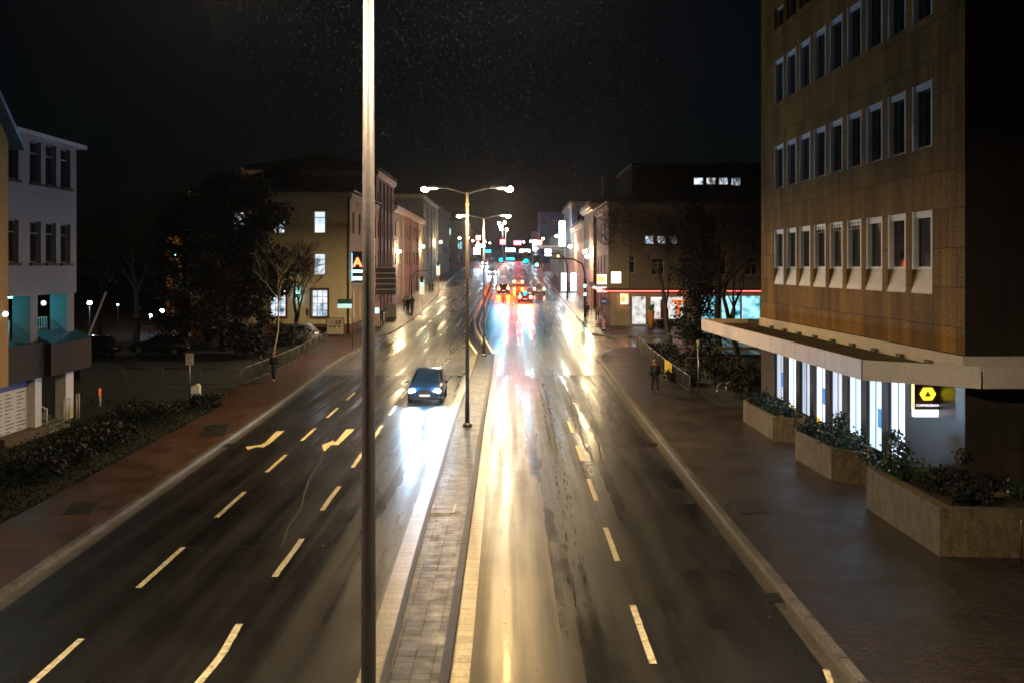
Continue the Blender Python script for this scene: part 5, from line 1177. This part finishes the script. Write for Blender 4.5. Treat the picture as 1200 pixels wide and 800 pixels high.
mb = MB(); mb.tube([(0,0,0),(0,0,4.4),(-.25,0,5.4),(-1.2,0,6.1),(-9.6,0,6.3)], [.13,.11,.10,.09,.05], 10); mb.build('mast', DARKM, t, True)
head(t, gx(616,137)-7.6, 4.9, GRN, 0, t, 1.3); head(t, gx(587,137)-7.6, 5.0, MATS.get('signal_green_far') or em('signal_green_far', (.0,.36,.58), 5000), 0, t, 1.3)
def post_signal(label, X, Y, h, lens, which, board=None, group='post mounted traffic lights'):
    t = thing('traffic_light', label, 'traffic light', (X, Y, zt(Y)+.12), 0, group)
    mb = MB(); mb.tube([(0,0,0),(0,0,h)], .05, 8); mb.build('post', METAL, t, True)
    if board: mb = MB(); mb.box(-.26,.26,-.06,-.05,h-1.9,h-.35); mb.build('back_board', board, t)
    mb = MB(); mb.box(-.16,.16,-.28,-.065,h-.95,h); hd = mb.build('signal_head', BLACK, t, bevel=.015)
    for k in range(3):
        mb = MB(); mb.tube([(0,-.30,h-.80+.31*k),(0,-.281,h-.80+.31*k)], .11, 12); mb.build('lens', lens if k == which else BLACK, hd)
LBOARD = em('lit_board', (.95,.85,.62), .9)
post_signal('traffic light with pale board on the left pavement near the group of people', gx(494.5,104), 104, 4.4, GRNW, 0, LBOARD)
post_signal('traffic light with pale board farther up the left pavement', gx(513.5,140), 140, 4.9, GRNW, 0, LBOARD)
post_signal('traffic light showing amber far up the right pavement', gx(654,140), 140, 6.2, em('signal_amber', (1,.30,.04), 120), 1)
t = thing('gantry', 'pale cantilever sign arm far up the right carriageway', 'sign gantry', (gx(662,170), 170, zt(170)+.12))
mb = MB(); mb.tube([(0,0,0),(0,0,6.2)], .14, 8); mb.tube([(0,0,6.1),(-5.2,0,6.5)], .10, 8); mb.build('mast', WHITE, t, True); mb = MB(); mb.box(-5.4,-.6,-.08,.08,6.55,6.85); mb.build('sign_panel', WHITE, t)
# lamp post with curved arm on the left pavement
t = thing('curved_lamp', 'curved arm lamp post on the left pavement by the group of people', 'street lamp', (gx(482.5,108), 108, zt(108)+.12))
mb = MB(); mb.tube([(0,0,0),(0,0,3.6),(.1,0,4.3),(.45,0,4.75),(1.3,0,4.85)], [.06,.05,.045,.04,.035], 8); mb.build('pole', DARKM, t, True); mb = MB(); mb.box(1.25,1.75,-.09,.09,4.77,4.87); mb.build('lamp_head', DARKM, t, bevel=.02)
# round signs and others
def disc_sign(label, X, Y, h, r, mat, bar=None, group=None, base=.12):
    t = thing('road_sign', label, 'road sign', (X, Y, zt(Y)+base), 0, group)
    mb = MB(); mb.tube([(0,0,0),(0,0,h)], .035, 8); mb.build('post', METAL, t, True)
    mb = MB(); mb.tube([(0,-.05,h-r),(0,-.038,h-r)], r, 20); mb.build('disc', mat, t)
    mb = MB(); mb.tube([(0,-.052,h-r),(0,-.0505,h-r)], r*.98, 20)
    if bar: mb = MB(); mb.plate([(-r*.65,h-r-.09),(r*.65,h-r-.09),(r*.65,h-r+.09),(-r*.65,h-r+.09)], -.058, -.0505); mb.build('bar', WHITE, t)
SBLUE = pm('sign_blue', (.02,.10,.42), .4, var=0); SBLUEW = pm('sign_blue_pale', (.2,.35,.55), .4, var=0)
y = gY(376,.12); disc_sign('round blue road sign with white bar at the right corner', gx(707.5,98), 98, 2.55, .36, SBLUE, True)
disc_sign('small pale blue round sign on a pole left of the blue arrow sign', gx(693,100), 100, 4.0, .26, SBLUEW)
t = thing('warning_beacon', 'red and white striped beacon board at the right corner kerb', 'beacon', (gx(707.3,91), 91, zt(91)+.12))
mb = MB(); mb.box(-.13,.13,-.02,.02,.15,1.05); mb.build('board', WHITE, t); mb = MB()
for k in range(3): mb.plate([(-.128,.22+.28*k),(.128,.36+.28*k),(.128,.48+.28*k),(-.128,.34+.28*k)], -.026, -.021)
mb.build('stripe', pm('beacon_red', (.55,.03,.02), .4, var=0), t); mb = MB(); mb.box(-.22,.22,-.15,.15,0,.12); mb.build('foot', BLACK, t, bevel=.02)
t = thing('street_sign', 'green topped street sign on a pole before the ochre corner house', 'sign', (gx(413,77), 77, zt(77)+.12))
mb = MB(); mb.tube([(0,0,0),(0,0,4.0)], .035, 8); mb.build('post', DARKM, t, True)
mb = MB(); mb.box(-1.15,-.04,-.06,-.03,3.42,3.78); mb.build('green_panel', pm('sign_green', (.01,.07,.05), .4, var=0), t); mb = MB(); mb.box(-1.15,-.04,-.06,-.03,3.08,3.41); mb.build('lit_panel', em('sign_lit_white', (.55,.85,.9), .8), t)
t = thing('poster_board', 'framed poster board in front of the ochre house plinth', 'poster board', (gx(393,86.3), 86.3, zt(86.3)+.12))
mb = MB(); mb.box(-.72,.72,-.05,.05,.15,1.5); mb.build('board', lit('poster_art', (.03,.03,.03), (.42,.36,.24), .0, (1,1,1), 2.0) if False else pm('poster_paper', (.36,.31,.21), .6, var=.1), t)
mb = MB(); rr = random.Random(4)
for k in range(16):
    x = rr.uniform(-.6,.5); z = rr.uniform(.75,1.4); mb.ball((x,-.055,z), rr.uniform(.05,.12), 1,.02,1, 8, 5)
mb.build('print', INK, t); mb = MB()
for q in ((-.78,-.72,.1,1.56),(.72,.78,.1,1.56),(-.72,.72,1.5,1.56),(-.72,.72,.1,.15)): mb.box(q[0],q[1],-.06,.06,q[2],q[3])
mb.box(-.7,-.64,-.04,.04,-.1,.1); mb.box(.64,.7,-.04,.04,-.1,.1); mb.build('frame', DARKM, t)
t = thing('lantern_post', 'slim unlit lantern post against the ochre corner house', 'lamp post', (gx(360,83), 83, zt(83)))
mb = MB(); mb.tube([(0,0,0),(0,0,2.1)], .04, 8); mb.build('post', METAL, t, True); mb = MB(); mb.tube([(0,0,2.1),(0,0,2.2),(0,0,2.55),(0,0,2.75)], [.04,.12,.16,.03], 6); mb.build('lantern', DARKM, t)
t = thing('direction_board', 'large dark slatted direction board on a post on the left pavement', 'sign', (gx(452,101), 101, zt(101)+.12))
mb = MB(); mb.tube([(0,0,0),(0,0,5.4)], .05, 8); mb.build('post', METAL, t, True); mb = MB()
for k in range(5): mb.box(-1.0,1.0,-.10,-.055,2.7+.55*k,3.16+.55*k)
mb.build('board', pm('board_dark', (.05,.045,.04), .5, var=.2), t); mb = MB()
for k in range(5): mb.box(-1.0,1.0,-.10,-.055,3.17+.55*k,3.23+.55*k)
mb.build('rail', WHITE, t)
t = thing('wall_cabinet', 'beige utility cabinet on the left pavement behind the direction board', 'utility box', (gx(458,105), 106, zt(106)+.12)); mb = MB(); mb.box(-.45,.45,-.25,.25,0,1.4); mb.build('cabinet', PALEW, t, bevel=.02); mb = MB(); mb.box(-.5,.5,-.3,.3,1.4,1.46); mb.build('lid', METAL, t)
t = thing('advert_column', 'pale lit advertising pillar beside the near pole on the left pavement', 'advertising pillar', (gx(441,94), 94, zt(94)+.12)); mb = MB(); mb.box(-.32,.32,-.14,.14,.1,2.5); mb.build('case', pm('pillar_pink', (.5,.3,.27), .5), t, bevel=.02); mb = MB(); mb.box(-.1,.28,-.165,-.145,1.35,1.85); mb.build('screen', em('pillar_cyan', (.4,.85,1), 2.2), t); mb = MB(); mb.box(-.4,.4,-.2,.2,0,.1); mb.build('foot', DARKM, t)
# orange ice-cream figure board by the steps
t = thing('advert_figure', 'tall orange cone shaped advertising figure with green top by the shop steps', 'advertising figure', (gx(763,92.5), 92.5, zt(92.5)+.12), 0)
mb = MB(); mb.tube([(0,0,.1),(0,0,.9),(0,0,1.55),(0,0,1.75)], [.16,.26,.34,.30], 14); mb.build('cone', pm('cone_orange', (.75,.28,.04), .5, var=.15), t, True); mb = MB(); mb.ball((0,0,1.95), .3, 1,1,.8); mb.ball((.14,0,2.15), .16); mb.build('top', pm('top_green', (.03,.20,.12), .5), t, True); mb = MB(); mb.tube([(0,0,0),(0,0,.1)], .28, 14); mb.build('foot', DARKM, t)

# --- lamps up the street
globe_lamp('glowing wall lamp on the beige house above the left pavement', gx(468,127), 127, gz(295,127))
globe_lamp('glowing wall lamp at the far end of the beige house', gx(496,160), 160, gz(289,160))
globe_lamp('glowing wall lamp on the blue grey house', gx(516.5,192), 192, gz(284,192))
globe_lamp('upper lamp of the pair on the narrow brown house', gx(685.5,121), 121, gz(295,121), WGLOBE, .22, 1)
globe_lamp('lower lamp of the pair on the narrow brown house', gx(688,119), 119, gz(301,119), WGLOBE, .22, 1)
globe_lamp('wall lamp on the beige house right of the cyan sign', gx(668,150), 150, gz(289,150), WGLOBE, .22, 1)
globe_lamp('cool wall lamp below the cyan sign', gx(652,178), 178, gz(277,178), CGLOBE, .25, 1)
rr = random.Random(12); FWARM = em('globe_far_warm', (1,.80,.52), 60); FCOOL = em('globe_far_cool', (.78,.88,1), 60)
for i, (px_, py_, Y_, lab) in enumerate(((538.5,279.5,190,'white globe lamp left of the far median pole'),(548.5,279,215,'white globe lamp just right of the far median pole'),(554,282.5,240,'second globe lamp in the string right of the median pole'),(560,285,262,'third globe lamp in the string right of the median pole'),(568.5,283.5,285,'fourth globe lamp in the string right of the median pole'),(573.7,285,310,'last globe lamp of the string right of the median pole'))):
    post_lamp(lab, gx(px_,Y_), Y_, gz(py_,Y_), FCOOL if i % 2 else FWARM, .24, 'globe lamps up the left side')
for i, (px_, py_, Y_, lab) in enumerate(((622,283,260,'white globe lamp left of the red neon signs'),(636.5,280,230,'bright globe lamp in front of the big blue block'),(614,284,300,'small globe lamp beside the right red neon sign'),(629,291,215,'low globe lamp on the far right pavement'))):
    post_lamp(lab, gx(px_,Y_), Y_, gz(py_,Y_), FWARM if i % 2 else FCOOL, .26, 'globe lamps up the right side')
# tall mast with a cluster of floodlights
t = thing('lamp_mast', 'tall mast with a cluster of five white floodlights over the far junction', 'lamp mast', (gx(589,330), 330, zt(330)))
z0 = zt(330); hh = gz(262,330)-z0; mb = MB(); mb.tube([(0,0,0),(0,0,hh)], [.16,.09], 8); mb.tube([(1.0,0,0),(1.0,0,hh-2.2)], [.16,.09], 8); mb.build('mast', WHITE, t, True)
for (px_, py_) in ((584.7,261.5),(591.5,261.3),(586,265.5),(587.5,269),(594,269)):
    mb = MB(); mb.ball((gx(px_,330)-gx(589,330),-.3,gz(py_,330)-z0), .42); mb.build('floodlight', em('flood_white', (1,.92,.75), 90), t, True)
def neon(name, label, px_, py_, Y_, w_, h_, mat):
    lit_box(name, label, gx(px_,Y_), Y_, gz(py_,Y_), w_, h_, mat, .2)
for lab, px_, py_, Y_, w_, h_, mat in (('red neon sign on a frame left of the far mast foot',589,286.5,345,1.6,1.6,em('neon_red_far',(1,.04,.07),40)),('wide red neon sign right of the far mast',606.5,287,350,2.6,1.3,MATS['neon_red_far']),('small orange neon sign above the globe string',560.5,281.5,320,1.4,1.4,em('neon_orange_far',(1,.16,.08),25)),('orange lit sign in front of the big blue block',632,287,300,1.4,1.3,MATS['neon_orange_far']),
    ('bright cyan shop sign at the end of the street',598,295,330,3.2,1.0,CY),('tall cyan white sign left of the big blue block',626.5,294,300,.9,3.2,CY),('cyan shop sign low on the left side far up the street',559,298,270,1.8,1.6,CY),('teal shop sign beside the overhead signals far away',598,305,250,2.0,.6,em('neon_teal_far',(.02,.6,.7),4)),('white lit shopfront sign far up on the right',615,296,330,3.5,1.0,em('shopfront_white',(.8,.9,1),9)),('white lit shopfront sign far up on the left',563,290,330,3.0,1.0,MATS['shopfront_white']),('teal lit sign deep at the street end',572,296,320,1.8,.8,MATS['neon_teal_far']),('pale blue shopfront sign under the cyan tower sign',645,300,240,2.6,1.6,MATS['shopfront_white'])):
    neon('lit_sign', lab, px_, py_, Y_, w_, h_, mat)
for i, (px_, Y_, lab) in enumerate(((661,150,'lit white advertising column left of the couple on the right pavement'),(672,150,'lit white advertising column right of the couple on the right pavement'))):
    t = thing('lit_column', lab, 'advertising pillar', (gx(px_,Y_), Y_, zt(Y_)+.12)); mb = MB(); mb.box(-.4,.4,-.15,.15,.25,2.9); mb.build('panel', em('column_white', (.75,.82,1), 9), t); mb = MB(); mb.box(-.45,.45,-.2,.2,0,.25); mb.build('foot', DARKM, t); mb = MB(); mb.box(-.45,.45,-.2,.2,2.902,3.0); mb.build('cap', DARKM, t)

# --- rain caught in the lamplight
rnd = random.Random(99); mb = MB(); pool = []
for k in range(3600):
    y = rnd.uniform(4.5, 17); px_ = rnd.gauss(545, 150); py_ = rnd.uniform(-10, 330)*rnd.uniform(.45, 1)
    pool.append((gx(px_, y), y, gz(py_, y)))
for (x, y, z) in pool:
    if z < .5: continue
    l_ = rnd.uniform(.004,.011); r_ = rnd.uniform(.0009,.0019); i = len(mb.v); sl = rnd.uniform(-.1,.1)*l_
    mb.v += [(x+sl,y,z+l_),(x-sl,y,z-l_),(x+r_,y,z),(x-r_,y,z),(x,y+r_,z),(x,y-r_,z)]
    for f in ((0,2,4),(0,4,3),(0,3,5),(0,5,2),(1,4,2),(1,3,4),(1,5,3),(1,2,5)): mb.f.append(tuple(i+q for q in f)); mb.mi.append(0)
o = mb.build('rain', pm('rain_drop', (.024,.033,.046), .6, var=0, spec=.1)); o['kind'] = 'stuff'; o['label'] = 'fine rain drops lit by the nearest street lamp'

# --- a few fallen leaves and scraps on the wet paving
rnd = random.Random(77); mb = MB()
for k in range(520):
    y = 12+rnd.random()**1.4*45; x = rnd.choice((rnd.uniform(lerp_line(RK, y)+.2, 9.7), rnd.uniform(lerp_line(LPO, y)+.1, lerp_line(LK, y)-.2), lerp_line(RK, y)-abs(rnd.gauss(0,.25)), lerp_line(LK, y)+abs(rnd.gauss(0,.25))))
    zz = zt(y)+(.131 if (x > lerp_line(RK, y) or x < lerp_line(LK, y)) else .012); r_ = rnd.uniform(.02,.055); a = rnd.random()*6.28
    mb.face([(x+r_*math.cos(a+q)*(1 if i % 2 == 0 else .5), y+r_*math.sin(a+q)*(1 if i % 2 == 0 else .5), zz+rnd.uniform(0,.012)) for i, q in enumerate((0,1.57,3.14,4.71))])
o = mb.build('fallen_leaves', pm('fallen_leaf', (.10,.06,.025), .5, var=.6, scale=3)); o['kind'] = 'stuff'; o['label'] = 'scattered fallen leaves on the wet paving and gutters'
# --- damp night air
mb = MB(); mb.box(-390, 390, -28, 700, -2, 60); hz = mb.build('haze', None); hz.data.materials.clear()
m = bpy.data.materials.new('damp_air'); m.use_nodes = True; nt = m.node_tree; nt.nodes.clear(); o_ = nt.nodes.new('ShaderNodeOutputMaterial'); v = nt.nodes.new('ShaderNodeVolumePrincipled')
v.inputs['Color'].default_value = (.9,.92,.95,1); v.inputs['Density'].default_value = .00010; v.inputs['Anisotropy'].default_value = .90; nt.links.new(v.outputs[0], o_.inputs['Volume'])
hz.data.materials.append(m); hz['kind'] = 'stuff'; hz['label'] = 'thin damp night air filling the street'
